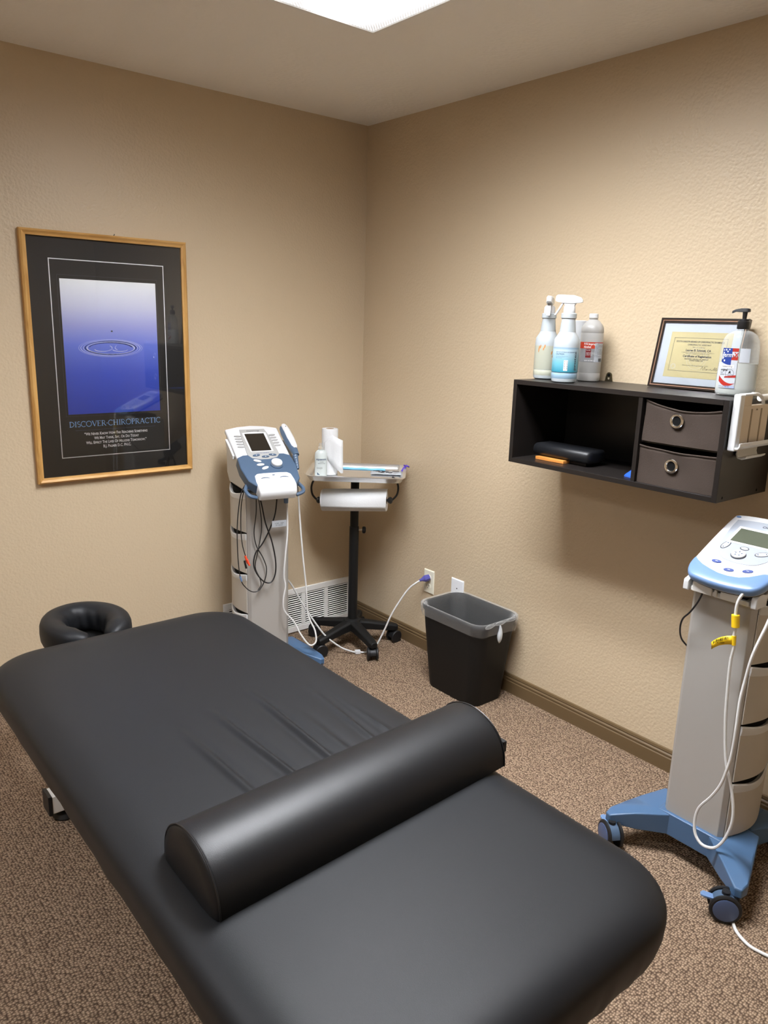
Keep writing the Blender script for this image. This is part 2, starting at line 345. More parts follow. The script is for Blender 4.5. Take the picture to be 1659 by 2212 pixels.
# ---------------------------------------------------------------- poster
def poster():
    X0, X1, Z0, Z1 = -1.585, -.945, .903, 1.843; ox, oz = (X0+X1)/2, Z0
    t = thing('framed_poster', 'oak-framed poster of a water ripple hanging on the left wall', 'poster', (ox, 0, oz))
    x0, x1, z1 = X0-ox, X1-ox, Z1-Z0; w = .022
    bm = nb()
    for s, nm, m in ((0, 'frame', 'oak_side'),):
        pass
    def bar(a, b, c, d):   # mitred quad in xz; front at y=-.024
        b_ = nb(); prof = lambda q: q
        outer = [a, b]; inner = [d, c]
        rings = []
        for (o_, i_) in ((a, d), (b, c)):
            L = [(o_[0], 0, o_[1]), (o_[0], -.020, o_[1])]
            m1 = (o_[0]*.7+i_[0]*.3, -.026, o_[1]*.7+i_[1]*.3); m2 = (o_[0]*.35+i_[0]*.65, -.020, o_[1]*.35+i_[1]*.65); m3 = (i_[0], -.018, i_[1]); m4 = (i_[0], 0, i_[1])
            rings.append(L+[m1, m2, m3, m4])
        loft(b_, rings); return b_
    A, B, C, D = (x0, 0), (x1, 0), (x1, z1), (x0, z1); a, b, c, d = (x0+w, w), (x1-w, w), (x1-w, z1-w), (x0+w, z1-w)
    build('frame_rail', bar(A, B, b, a), 'oak_cross', t, angle=15); build('frame_rail', bar(D, C, c, d), 'oak_cross', t, angle=15)
    build('frame_stile', bar(A, D, d, a), 'oak_side', t, angle=15); build('frame_stile', bar(B, C, c, b), 'oak_side', t, angle=15)
    mt = build('print_sheet', box(nb(), x0+w-.003, x1-w+.003, -.008, -.002, w-.003, z1-w+.003), 'mat_black', t)
    Y = -.0085
    def rectline(rx0, rx1, rz0, rz1, wd, m, nm, y=Y):
        bm = nb()
        for q in ((rx0, rx1, rz0, rz0+wd), (rx0, rx1, rz1-wd, rz1), (rx0, rx0+wd, rz0+wd, rz1-wd), (rx1-wd, rx1, rz0+wd, rz1-wd)): box(bm, q[0], q[1], y, y+.0006, q[2], q[3])
        return build(nm, bm, m, mt)
    rectline(-.223, .224, .092, .843, .0034, 'poster_white', 'border_line')
    rectline(-.196, .194, .254, .786, .0012, 'ink_grey', 'keyline')
    ph = build('photo_print', box(nb(), -.187, .187, Y, Y+.0008, .262, .772), 'water_print', mt)
    # ripples as thin rings on the print
    bm = nb()
    def ring(cx, cz, rx, rz, wd, m, a0=0, a1=2*pi, y=Y-.0004):
        b_ = nb(); n = 60; v = []
        for i in range(n+1):
            a_ = a0+(a1-a0)*i/n; k = 1.7*wd*(.35+.65*abs(sin(a_*1.0+.4)))
            v.append((b_.verts.new((cx+(rx+k)*cos(a_), y, cz+(rz+k*.35)*sin(a_))), b_.verts.new((cx+(rx-k)*cos(a_), y, cz+(rz-k*.35)*sin(a_)))))
        for p, q in zip(v, v[1:]): b_.faces.new((p[0], q[0], q[1], p[1]))
        return b_
    rp = ring(-.006, .517, .118, .031, .0012, 0)
    for rr in ((.108, .028, .001), (.094, .0235, .0025), (.126, .034, .0006)): merge(rp, ring(-.006, .517, rr[0], rr[1], rr[2], 0))
    merge(rp, ring(-.04, .512, .03, .008, .002, 0, R(180), R(350))); merge(rp, ring(.03, .512, .03, .008, .002, 0, R(190), R(350)))
    merge(rp, ring(-.02, .517, .018, .010, .0012, 0, R(-60), R(60))); merge(rp, ring(.028, .519, .018, .010, .0012, 0, R(130), R(240)))
    build('ripple_highlights', rp, 'ripple_light', mt)
    dk = ring(-.006, .518, .101, .026, .0022, 0); merge(dk, ring(-.006, .517, .086, .021, .003, 0, R(10), R(170)))
    build('ripple_shadows', dk, 'flag_blue', mt)
    bm = nb(); loft(bm, [[(0+.004*cos(q), Y-.0005, .582+.003*sin(q)) for q in [2*pi*i/16 for i in range(16)]], [(0.0+.002*cos(q), Y-.0008, .582+.0015*sin(q)) for q in [2*pi*i/16 for i in range(16)]]]); build('water_drop', bm, 'ink_grey', mt)
    # serif title drawn stroke by stroke
    def glyph(ch):
        # (polyline, thick) in a 0..1 high box
        S = lambda x, y, l=.16: ([(x-l, y), (x+l, y)], .035)
        arc = lambda cx, cy, rx, ry, a0, a1, n=14: [(cx+rx*cos(R(a0+(a1-a0)*i/n)), cy+ry*sin(R(a0+(a1-a0)*i/n))) for i in range(n+1)]
        V = lambda x: ([(x, 0.02), (x, .98)], .11)
        if ch == 'D': return [V(.15), S(.13, .98, .14), S(.13, .02, .14), (arc(.15, .5, .62, .48, -90, 90), .08)], .82
        if ch == 'I': return [V(.18), S(.18, .98), S(.18, .02)], .36
        if ch == 'S': return [(arc(.3, .74, .22, .24, 50, 270, 10)+arc(.3, .26, .24, .24, 90, -140, 10), .08)], .58
        if ch == 'C': return [(arc(.46, .5, .42, .49, 48, 312, 20), .075), ([(.73, .76), (.75, .96)], .04)], .82
        if ch == 'O': return [(arc(.47, .5, .43, .49, 0, 360, 28), .075)], .95
        if ch == 'V': return [([(.08, .98), (.42, .02)], .11), ([(.42, .02), (.74, .98)], .05), S(.08, .98, .13), S(.74, .98, .12)], .82
        if ch == 'E': return [V(.15), S(.13, .98, .13), S(.13, .02, .13), ([(.15, .98), (.58, .98), (.58, .84)], .045), ([(.15, .52), (.46, .52)], .05), ([(.15, .02), (.6, .02), (.63, .17)], .045)], .68
        if ch == 'R' or ch == 'P':
            g = [V(.15), S(.13, .98, .13), S(.15, .02, .15), ([(.15, .98)]+arc(.32, .74, .26, .24, 90, -90, 12)+[(.15, .5)], .06)]
            if ch == 'R': g += [([(.34, .5), (.72, .02)], .10), S(.74, .02, .09)]
            return g, (.8 if ch == 'R' else .64)
        if ch == 'H': return [V(.16), V(.72), S(.16, .98), S(.16, .02), S(.72, .98), S(.72, .02), ([(.16, .52), (.72, .52)], .05)], .92
        if ch == 'A': return [([(.1, .02), (.42, .98)], .05), ([(.42, .98), (.76, .02)], .11), ([(.2, .35), (.62, .35)], .05), S(.1, .02, .11), S(.76, .02, .13)], .86
        if ch == 'T': return [V(.36), S(.36, .02), ([(.02, .82), (.03, .98), (.69, .98), (.7, .82)], .045)], .74
        return [([(.12, .38), (.12, .52)], .14)], .26
    tb = nb(); word = 'DISCOVER\u00b7CHIROPRACTIC'; gs = [glyph(c) for c in word]; tot = sum(g[1]+.04 for g in gs); sw = .374/tot; hh = .0215; cx = -.187
    for g, adv in gs:
        for pl, th in g:
            for (px, py), (qx, qy) in zip(pl, pl[1:]):
                ax, az, bx, bz = cx+px*sw, .212+py*hh, cx+qx*sw, .212+qy*hh
                dx, dz = bx-ax, bz-az; l = hypot(dx, dz) or 1; th2 = th*.0145; nx, nz = -dz/l*th2, dx/l*th2
                tb.faces.new([tb.verts.new(v) for v in ((ax+nx, Y, az+nz), (bx+nx, Y, bz+nz), (bx-nx, Y, bz-nz), (ax-nx, Y, az-nz))])
        cx += (adv+.04)*sw
    build('title_lettering', tb, 'ink_blue', mt)
    q = text_bm('\u201cWe Never Know How Far Reaching Something\nWe May Think, Say, Or Do Today\nWill Effect The Lives Of Millions Tomorrow.\u201d\nB.J. Palmer D.C. PH.C.', .0155, small=.78, thick=0, linesp=1.13, bold=.00045, fn=lambda x, y, z: (x*.80-.002, Y, y+.177))
    build('quote_lettering', q, 'poster_white', mt)
    build('divider_line', box(nb(), -.165, .165, Y, Y+.0005, .1975, .1985), 'slate_blue', mt)
    build('glass', box(nb(), x0+w-.004, x1-w+.004, -.0155, -.0135, w-.004, z1-w+.004), 'picture_glass', t)
    bm = nb(); tube(bm, [(.03, -.002, z1-.002), (.03, -.008, z1+.004), (.033, -.004, z1+.007)], .0015, 6); build('hanging_hook', bm, 'black_plastic', t)
poster()

# ---------------------------------------------------------------- treatment table
TZ = .555
def table():
    x0, x1, y0, y1 = -1.978, -1.150, -2.542, -.715; cx, cy = (x0+x1)/2, (y0+y1)/2; hx, hy = (x1-x0)/2, (y1-y0)/2
    t = thing('treatment_table', 'large black vinyl padded treatment table in the foreground', 'treatment table', (cx, cy, 0))
    bm = nb()
    prof = [(.0, .500), (.002, .475), (.009, .445), (.017, .422), (.028, .406), (.05, .400), (.10, .400)]
    upp = [(.0, .500)]+[(.115*(q/16)**1.9, .500+.0550*(1-(1-(q/16)**1.9)**2.6)**(1/2.6)) for q in range(1, 17)]
    n = 14
    def outl(ins, z, wob=0):
        r = .150-ins*.6; pts = []
        base = rrect(hx-ins, hy-ins, max(r, .05), n)
        # densify straight runs
        out = []
        N = len(base)
        for i in range(N):
            a = Vector(base[i]); b = Vector(base[(i+1) % N]); out.append(a)
            k = int((b-a).length/.03)
            if (b-a).length > .06:
                for j in range(1, 50): out.append(a+(b-a)*j/50)
        res = []
        for i, p in enumerate(out):
            s = i/len(out)*2*pi; wv = wob*(.5*sin(s*37)+.3*sin(s*61+1)+.4*sin(s*17+2))
            l = p.length; q = p*(1+wv/l); res.append((q.x, q.y, z+wv*.6))
        return res
    rings = [outl(i, z, .0026 if k > 2 else .001*k) for k, (i, z) in enumerate(prof)][::-1] + [outl(i, z) for i, z in upp[1:]]
    def top_z(x, y):
        gx, gy = x+cx, y+cy; z = .555
        for (ax, ay, bx, by, h, wd) in ((-1.687, -1.44, -1.672, -1.85, .0035, .010), (-1.583, -1.40, -1.563, -1.85, .0045, .010), (-1.445, -1.36, -1.461, -1.85, .0055, .010), (-1.301, -1.45, -1.333, -1.85, .0035, .008), (-1.40, -1.55, -1.41, -1.85, .0025, .010), (-1.255, -1.48, -1.268, -1.80, .0035, .010), (-1.21, -1.55, -1.215, -1.8, .002, .01)):
            tt = (gy-ay)/(by-ay); lx = ax+(bx-ax)*tt; env = max(0, sin(max(0, min(1, tt*.75+.0))*pi)) if 0 < tt < 1.3 else 0
            d = gx-lx; z += 1.7*h*env*(exp(-(d/wd)**2)-.55*exp(-((d-1.7*wd)/(1.1*wd))**2)-.3*exp(-((d+1.7*wd)/(1.3*wd))**2))
        return z
    last = rings[-1]; K = 60
    for k in range(1, K):
        s = 1-k/K; rings.append([(p[0]*s, p[1]*s if False else p[1]*s, 0) for p in last])
    rings2 = []
    for r in rings[:len(prof)+len(upp)-1]: rings2.append(r)
    # inner top: blend between outline scaling, heights from the fold field
    m0 = len(rings2)
    for r in rings[m0:]:
        e = 1-(max(abs(r[0][0])/hx, 0)); rings2.append([(x, y, top_z(x, y)) for x, y, _ in r])
    zl = rings2[m0-1]
    loft(bm, rings2, caps=True)
    build('cushion', bm, 'black_vinyl', t, angle=60)
    # white lift frame beneath
    bm = nb(); box(bm, -.30, .26, -.75, .75, .360, .399); build('top_frame', bm, 'matte_black', t, bevel=.005)
    for yy in (.805, -.72):
        b = build('foot_beam', box(nb(), -.279, .285, yy-.03, yy+.03, .035, .095), 'white_metal', t, bevel=.003)
        for s in (-1, 1):
            build('end_cap', box(nb(), *((.285, .295) if s > 0 else (-.290, -.278)), yy-.032, yy+.032, .032, .098), 'black_plastic', b, bevel=.002)
            build('foot_pad', lathe(nb(), [(.034, 0), (.036, .006), (.030, .018), (.010, .022), (.008, .036)], s*(.24 if s > 0 else .235), yy, 24), 'rubber', b)
    build('spine_beam', box(nb(), -.035, .035, -.69, .775, .04, .09), 'white_metal', t, bevel=.003)
    for sx in (-.13, .13):
        bm = nb()
        for (a, b) in (((sx, -.45, .09), (sx, .40, .355)), ((sx+.03, .45, .09), (sx+.03, -.40, .355))):
            d = Vector(b)-Vector(a); tube(bm, [a, b], .02, 8)
        build('scissor_arm', bm, 'white_metal', t)
    for q in ((-.47, -.43, .05, .10), (.43, .47, .05, .10), (-.43, -.39, .33, .36), (.39, .43, .33, .36)): build('cross_bar', box(nb(), -.16, .16, *q), 'white_metal', t)
    # face cradle at the head end: padded horseshoe
    fx, fy = -1.622-cx, -.590-cy; bm = nb(); N = 64; rings = []
    for i in range(N+1):
        a = R(-90+17+(326)*i/N); sh = sin(a); end = min(i, N-i)/6; k = min(1, .45+.55*sqrt(max(0, min(1, end)))) 
        px, py = fx+.101*cos(a), fy+.128*sin(a)
        nx, ny = cos(a)*1.15, sin(a); l = hypot(nx, ny); nx /= l; ny /= l
        wd, ht = .043*k, .047*k; rg = []
        for j in range(20):
            b_ = 2*pi*j/20; cu, su = cos(b_), sin(b_); ex = abs(cu)**.62*(1 if cu > 0 else -1); ez = abs(su)**.62*(1 if su > 0 else -1)
            wr = 1+.05*sin(a*11+j*.6)*(1 if cu < 0 else .15)
            dip = -.014*max(0, -cu)*k if su > 0 else 0
            rg.append((px+nx*wd*ex*wr, py+ny*wd*ex*wr, .512+ht*ez+dip-.0))
        rings.append(rg)
    loft(bm, rings); c = build('face_cradle', bm, 'black_vinyl', t, angle=70)
    bm = nb()
    for sx in (-.06, .06): cyl(bm, (fx+sx, fy+.02, .458), (fx+sx, cy*0+hy-.12, .452), .008, 12)
    box(bm, fx-.11, fx+.11, fy+.03, fy+.12, .455, .463)
    build('cradle_bracket', bm, 'matte_black', c)
table()
# ---------------------------------------------------------------- bolster
def bolster():
    t = thing('half_round_bolster', 'black half-round bolster lying across the treatment table', 'bolster', (-1.53, -1.962, TZ), R(0))
    bm = nb(); hl = .372; n = 30; W, H = .110, .104
    def sec(x, k, dz=0):
        pts = []
        for i in range(n+1):
            a = pi*i/n; pts.append((x, -W*k*cos(a)*(1.0), max(0.0, .012*(1-k)*0)+H*k*abs(sin(a))**.86))
        m = 8
        for i in range(1, m): pts.append((x, W*k*(1-2*i/m), 0.0))
        return [(p[0], p[1]+x*.04, p[2]+.0005) for p in pts]
    xs = [(-hl-.010, .55), (-hl-.009, .80), (-hl-.005, .95), (-hl, 1.0), (-hl+.004, 1.006)] + [(-hl+.03+(2*hl-.06)*i/20, 1.006) for i in range(21)] + [(hl-.004, 1.006), (hl, 1.0), (hl+.005, .95), (hl+.009, .8), (hl+.010, .55)]
    loft(bm, [sec(x, k) for x, k in xs]); build('cover', bm, 'bolster_vinyl', t, angle=50)
    for s in (-1, 1):
        bm = nb(); x = s*(hl+.0005); tube(bm, [(q[0], q[1], q[2]+.0006) for q in sec(x, 1.012)[:n+1]], .0016, 6); build('seam_piping', bm, 'black_plastic', t)
    bm = nb(); box(bm, hl+.002, hl+.014, -.088, -.064, .030, .058); build('zipper_pull', bm, 'rubber', t, bevel=.002)
bolster()

# ---------------------------------------------------------------- casters
def caster(parent, x, y, rz, r=.042, wd=.05, hood='slate_blue', hub='wheel_blue', tab=True, top=.075):
    """twin-wheel caster, axle direction rz"""
    ax = Vector((cos(rz), sin(rz), 0)); c = Vector((x, y, r)); fw = Vector((-ax.y, ax.x, 0))
    bm = nb(); prof = []
    for k in range(11): pass
    def disc(bm, c0, c1, ra, rb=None): cyl(bm, c0, c1, ra, 28, rb)
    body = nb()
    pts = [c+ax*s*wd*.28+Vector((0, 0, 1))*sin(a)*r*.86+fw*cos(a)*r*.86 for s in (-1, 1) for a in [R(q) for q in range(0, 181, 15)]]
    pts += [c+ax*s*wd*.28+Vector((0, 0, -.012))+fw*q*r*.5 for s in (-1, 1) for q in (-1, 1)]
    hull(body, pts); o = build('caster', body, hood, parent, bevel=.003)
    st = nb(); cyl(st, (x, y, r), (x, y, top+.01), .011, 16); build('stem', st, 'rubber', o)
    for s in (-1, 1):
        wv = nb(); a0, a1 = c+ax*s*wd*.30, c+ax*s*wd*.5
        tube(wv, [a0, a0+ax*s*.002, a1-ax*s*.003, a1], r, 32, radii=[r*.94, r, r, r*.9]); wh = build('wheel', wv, 'rubber', o, angle=30)
        hb = nb(); tube(hb, [a1-ax*s*.002, a1+ax*s*.0012, a1+ax*s*.0022], r, 28, radii=[r*.78, r*.78, r*.70]); build('hub_cap', hb, hub, o) if hub else hb.free()
    if tab:
        tb = nb(); d = -fw; p0 = c+d*r*.7+Vector((0, 0, r*.45)); pl = []
        q = [p0+ax*s*wd*.2 for s in (-1, 1)]+[p0+d*.026+Vector((0, 0, .004))+ax*s*wd*.22 for s in (-1, 1)]+[p0+d*.034+Vector((0, 0, .003))+ax*s*wd*.1 for s in (-1, 1)]
        hull(tb, q+[v-Vector((0, 0, .005)) for v in q]); build('brake_tab', tb, 'blue_light' if hub else 'rubber', o, bevel=.001)
    return o

# ---------------------------------------------------------------- therapy carts
def cart_body(t, s, depth=.235):
    """s=+1 drawers on local +y, s=-1 on local -y; front panel is local x=0 facing +x"""
    hw = .092
    # front/back shell
    bm = nb(); poly = [(-depth, -hw*s), (-.012, -hw*s), (0, -(hw-.012)*s), (0, (hw-.012)*s), (-.012, hw*s), (-depth, hw*s)]
    prism(bm, poly, lambda x, y: (x, y, .135), lambda x, y: (x, y, .848)); build('column', bm, 'grey_metal', t, bevel=.002)
    # drawers: bowed fronts on the side
    zs = [.137, .315, .495, .675, .853]
    for k in range(4):
        z0, z1 = zs[k]+.002, zs[k+1]-.002; bm = nb(); n = 14
        def bow(i, off=0):
            u = i/n; x = -.014-(depth-.022)*u; return (x, s*(hw+.004+.024*sin(pi*min(1, u*1.0))+off))
        sheet_lo = [bow(i) for i in range(n+1)]
        poly = sheet_lo+[(-depth+.008, s*(hw+.001)), (-.014, s*(hw+.001))]
        prism(bm, poly, lambda x, y: (x, y, z0), lambda x, y: (x, y, z1-.028)); d = build('drawer', bm, 'drawer_grey', t)
        if True:
            hb = nb(); a = [bow(i, .0015) for i in range(n+1)]; rings = []
            for i, (x, y) in enumerate(a):
                u = i/n; dip = .020*sin(pi*u)**1.2; zt = z1-.002-dip*.9; zb = z1-.030-.010*sin(pi*u)
                yi = y-s*.016
                rings.append([(x, yi, zt-.004), (x, y-s*.004, zt), (x, y, zt-.003), (x, y+s*.001, (zt+zb)/2), (x, y-s*.001, zb), (x, yi, zb)])
            loft(hb, rings); build('drawer_handle', hb, 'white_plastic', d)
            sb = nb(); rings = []
            for i in range(n+1):
                x, y = bow(i); rings.append([(x, s*(hw+.0012), z1-.03), (x, y-s*.012, z1-.03), (x, y-s*.012, z1+.001), (x, s*(hw+.0012), z1+.001)])
            loft(sb, rings); build('drawer_recess', sb, 'slot_dark', d)
    # blue base with four swept legs
    bm = nb(); hull(bm, [(x, y, z) for z in (.065, .137) for (x, y) in ((.012, .104), (.012, -.104), (-depth-.012, .104), (-depth-.012, -.104))]); b = build('base', bm, 'blue_base', t, bevel=.006)
    for sx in (1, -1):
        for sy in (1, -1):
            kY = 1.0 if sx > 0 else .82; X = (lambda q: q) if sx > 0 else (lambda q: -depth-q*(.55 if q > 0 else 1.0))
            bm = nb()
            top = [(X(.010), sy*.06, .134), (X(.012), sy*.104, .136), (X(-.115), sy*.106, .134), (X(-.115), sy*.150, .130), (X(-.03), sy*.178, .125), (X(.03), sy*.195, .118), (X(.085), sy*.218, .106), (X(.112), sy*.215, .102), (X(.118), sy*.196, .102), (X(.07), sy*.135, .122)]
            top = [(x, y*(kY if abs(y) > .12 else 1), z) for x, y, z in top]
            bot = [(x, y, .066 if abs(y) < .15 else .074) for x, y, z in top]
            hull(bm, top+bot); build('leg', bm, 'blue_base', b, bevel=.006)
    return b

def plate_fn(ox, oz, tilt):
    return lambda y, v, h: (ox-v*cos(tilt)+h*sin(tilt), y, oz+v*sin(tilt)+h*cos(tilt))
def plate(poly, P, h0, h1): 
    bm = nb(); loft(bm, [[P(y, v, h0) for y, v in poly], [P(y, v, h1) for y, v in poly]]); return bm
def smooth_poly(pts, n=4): return [(q.x, q.y) for q in catmull([(a, b, 0) for a, b in pts], n, closed=True)]

def left_machine():
    t = thing('therapy_machine', 'ultrasound and electrotherapy machine with black lead wires, beside the tray stand', 'therapy machine', (-.776, -.374, 0), -1.773)
    base = cart_body(t, -1)
    for sx, x in ((1, .10), (-1, -.282)):
        for sy in (1, -1): caster(t, x, sy*(.185 if x > 0 else .150), R(75 if sy > 0 else 105), top=.07, tab=x > 0)
    P = plate_fn(.093, .904, .518)
    out = [(-.118, .362), (-.117, .15), (-.122, .10), (-.124, .04), (-.118, .0), (-.085, -.012), (-.078, -.036), (-.06, -.047), (0, -.053), (.06, -.047), (.078, -.036), (.085, -.012), (.118, .0), (.122, .10), (.117, .15), (.118, .362), (.06, .378), (0, .384), (-.06, .378)]
    # housing under the cover
    bm = nb(); pts = []
    for y, v in [(-.112, .355), (-.112, .15), (.112, .15), (.112, .355), (0, .376), (-.108, .08), (.108, .08)]: pts.append(P(y, v, -.010))
    pts += [(x, y, .857) for x in (-.232, -.012) for y in (-.098, .098)]+[(-.238, y, .90) for y in (-.106, .106)]
    hull(bm, pts); hd = build('housing', bm, 'light_grey', t, bevel=.006)
    cov = [(-.118, .362), (-.117, .16), (-.10, .150), (.10, .150), (.117, .16), (.117, .362), (.06, .378), (0, .384), (-.06, .378)]
    c = build('top_cover', plate(cov, P, -.016, .003), 'white_plastic', t, bevel=.007, bseg=3)
    bl = [(-.117, .168), (-.09, .182), (-.062, .184), (-.05, .165), (0, .158), (.05, .165), (.062, .184), (.09, .182), (.117, .168), (.121, .10), (.110, .02), (.085, -.015), (0, -.02), (-.085, -.015), (-.110, .02), (-.121, .10)]
    fb = build('front_fascia', plate(bl, P, -.040, .005), 'slate_blue', t, bevel=.006, bseg=3)
    # white nose lip, drooping
    bm = nb(); rings = []
    for v, h0, h1, k in ((.058, -.030, .0065, .80), (.045, -.034, .0085, .95), (.01, -.04, .009, 1.0), (-.015, -.042, .008, 1.0), (-.032, -.045, .003, .98), (-.044, -.046, -.006, .95), (-.050, -.044, -.018, .90), (-.050, -.040, -.030, .86)):
        w_ = .083*k; rings.append([P(-w_, v, h0), P(w_, v, h0), P(w_, v, h1-.006), P(w_*.96, v, h1-.001), P(w_*.5, v, h1+.001), P(-w_*.5, v, h1+.001), P(-w_*.96, v, h1-.001), P(-w_, v, h1-.006)])
    loft(bm, rings); nose = build('front_lip', bm, 'white_plastic', t, bevel=.003, angle=50)
    for sy in (-1, 1):
        build('lip_groove', plate([(sy*.040+.020*cos(R(a)), .018+.010*sin(R(a))) for a in range(20, 161, 14)]+[(sy*.040+.020*cos(R(a)), .018+.006*sin(R(a))) for a in range(160, 19, -14)], P, .0095, .0108), 'slate_blue', nose)
        bm = nb(); tube(bm, catmull([P(sy*.108, .035, -.034), P(sy*.120, .012, -.036), P(sy*.121, -.012, -.032), P(sy*.112, -.030, -.034), P(sy*.085, -.034, -.042)], 4), .008, 8, radii=None); build('cable_hook', bm, 'slate_blue', t)
    build('lip_lamp', plate(ellipse(0, .040, .006, .0022), P, .0095, .0108), 'slate_blue', nose)
    # screen bezel
    bz = [(-.056, .352), (.054, .352), (.064, .30), (.070, .20), (.070, .178), (.055, .158), (.02, .147), (-.02, .147), (-.055, .158), (-.068, .178), (-.068, .20), (-.062, .30)]
    bz = [(y, v) for y, v in bz]; z_ = build('bezel', plate(bz, P, .0, .0058), 'panel_grey', t, bevel=.001)
    build('screen_surround', plate([(-.053, .325), (0, .331), (.053, .325), (.050, .196), (-.050, .196)], P, .0055, .0075), 'white_plastic', z_)
    sc = build('screen', plate([(-.0445, .317), (.0415, .317), (.0415, .201), (-.0445, .201)], P, .0075, .0088), 'screen_dark', t)
    for k in range(5):
        for s, y in ((-1, -.076), (1, .076)):
            b = plate(ellipse(y+s*.001*k, .308-.018*k, .016, .0046, s*R(4), 16), P, .002, .0062); build('soft_key', b, 'panel_grey', z_)
    for y, v, a in ((-.033, .173, 8), (.004, .162, 0), (.038, .172, -8)):
        b = build('soft_key', plate(ellipse(y, v, .0165, .0062, R(a), 20), P, .0055, .0082), 'slate_blue', z_); build('key_mark', plate([(y-.003, v-.002), (y+.003, v-.002), (y, v+.0025)], P, .0082, .0088), 'ink_white', z_)
    for y, v, a in ((-.039, .137, -22), (-.033, .112, 4), (-.019, .090, 22)):
        build('oval_button', plate(ellipse(y, v, .0165, .0072, R(a), 20), P, .004, .008), 'white_plastic', fb)
    dl = build('dial_skirt', plate(ellipse(.036, .108, .027, .0265), P, .003, .009), 'slate_blue', fb, bevel=.001)
    build('control_dial', plate(ellipse(.036, .111, .0235, .0235), P, .008, .020), 'white_plastic', fb, bevel=.003)
    lt = text_bm('Chattanooga', .011, thick=.0004, fn=lambda x, y, z: P(x, y+.336, .0061+z)); build('brand_lettering', lt, 'ink_grey', z_)
    lt = text_bm('VECTRA\u00b7GENISYS', .007, thick=.0004, fn=lambda x, y, z: P(x, y+.185, .0061+z)); build('model_lettering', lt, 'button_blue', z_)
    # side handle left
    bm = nb(); bm2 = [P(-.121, .315, -.012), P(-.121, .29, -.030), P(-.120, .22, -.040), P(-.118, .195, -.026), P(-.119, .20, -.012), P(-.121, .27, -.008)]
    hull(bm, [tuple(Vector(p)+Vector((0, dy, 0))) for p in bm2 for dy in (-.006, .004)]); build('side_grip', bm, 'white_plastic', t, bevel=.002)
    # applicator holder on the right side
    hull_bm = nb(); hull(hull_bm, [P(y, v, h) for y in (.115, .140) for v, h in ((.30, -.02), (.12, -.02), (.09, -.045), (.30, -.05))]); build('applicator_holder', hull_bm, 'white_plastic', t, bevel=.003)
    # cables hanging in front of the panel
    def wire(pts, r, m, nm='lead_wire', xo=0): 
        bm = nb(); tube(bm, catmull([(p[0]+xo, p[1], p[2]) for p in pts], 5), r, 8); return build(nm, bm, m, t)
    W1 = [(.06, -.105, .905), (.03, -.111, .889), (.03, -.131, .844), (.03, -.146, .721), (.03, -.145, .584), (.03, -.135, .491), (.03, -.114, .451), (.028, -.084, .427), (.026, -.053, .43), (.024, -.028, .47), (.02, -.018, .519), (.016, -.033, .57), (.016, -.06, .622), (.022, -.072, .684), (.03, -.065, .767), (.04, -.067, .838), (.05, -.069, .885)]
    wire(W1, .0022, 'black_plastic')
    wl = wire([(.055, -.100, .905), (.03, -.108, .885), (.03, -.126, .82), (.03, -.131, .72), (.03, -.126, .642), (.03, -.112, .586)], .0020, 'black_plastic')
    wire([(.06, -.068, .89), (.045, -.068, .883), (.045, -.048, .817), (.04, -.028, .726), (.04, -.001, .644), (.035, .017, .556), (.03, .017, .494), (.03, -.002, .459), (.03, -.033, .466), (.03, -.064, .505), (.03, -.078, .549), (.03, -.069, .597), (.03, -.038, .636), (.03, -.007, .693), (.04, .015, .764), (.05, .022, .87)], .0030, 'black_plastic')
    wire([(.05, -.06, .89), (.02, -.057, .877), (.02, -.046, .799), (.02, -.038, .702), (.02, -.054, .607), (.02, -.068, .535), (.02, -.049, .482), (.02, -.043, .45), (.022, -.059, .427)], .0020, 'black_plastic')
    bm = nb(); cyl(bm, (.03, -.137, .503), (.03, -.131, .481), .0042, 10); build('wire_clip', bm, 'blue_light', wl)
    bm = nb(); cyl(bm, (.03, -.114, .590), (.032, -.104, .556), .0048, 10); cyl(bm, (.034, -.108, .575), (.036, -.098, .548), .0045, 10); build('red_pin', bm, 'red_plastic', wl)
    bm = nb(); cyl(bm, (.031, -.118, .570), (.033, -.111, .536), .0045, 10); build('black_pin', bm, 'black_plastic', wl)
    cb = wire([(.07, .058, .885), (.055, .059, .865), (.05, .058, .833), (.05, .064, .784), (.05, .065, .675), (.05, .056, .578), (.05, .049, .491), (.05, .056, .44), (.05, .046, .378), (.05, .052, .326), (.06, .091, .275), (.08, .115, .22), (.10, .148, .172), (.10, .178, .182), (.08, .181, .228), (.05, .160, .296), (.05, .152, .414), (.05, .135, .568), (.05, .121, .731), (.035, .119, .852), (.02, .121, .925), (.012, .122, .946)], .0036, 'white_cable', 'applicator_cable')
    bm = nb(); cyl(bm, (.05, .059, .845), (.05, .0595, .806), .0095, 16); build('ferrite_bead', bm, 'blue_light', cb, bevel=.002)
    bm = nb(); box(bm, .045, .046, -.002, .062, .705, .733); lb = build('cable_tag', bm, 'label_white', cb)
    lt = text_bm('12345  2009\nUS HEAD', .010, thick=.0003, fn=lambda x, y, z: (.0462, x*.8+.03, .718+y*.8)); build('tag_print', lt, 'ink_grey', cb)
    # applicator wand in its holder
    M4 = t.matrix_world
    wnd = thing('ultrasound_applicator', 'white and slate handheld ultrasound applicator in the side holder of the machine', 'applicator', (-.776, -.374, 0), -1.773)
    ax = [(.345, .012), (.33, .018), (.30, .022), (.24, .022), (.19, .018), (.15, .013)]
    bm = nb(); rings = []
    for v, w_ in ax: rings.append([P(.136+w_*cos(a), v, .016+.75*w_*sin(a)) for a in [2*pi*i/14 for i in range(14)]])
    loft(bm, rings); build('grip', bm, 'slate_blue', wnd)
    bm = nb(); rings = []
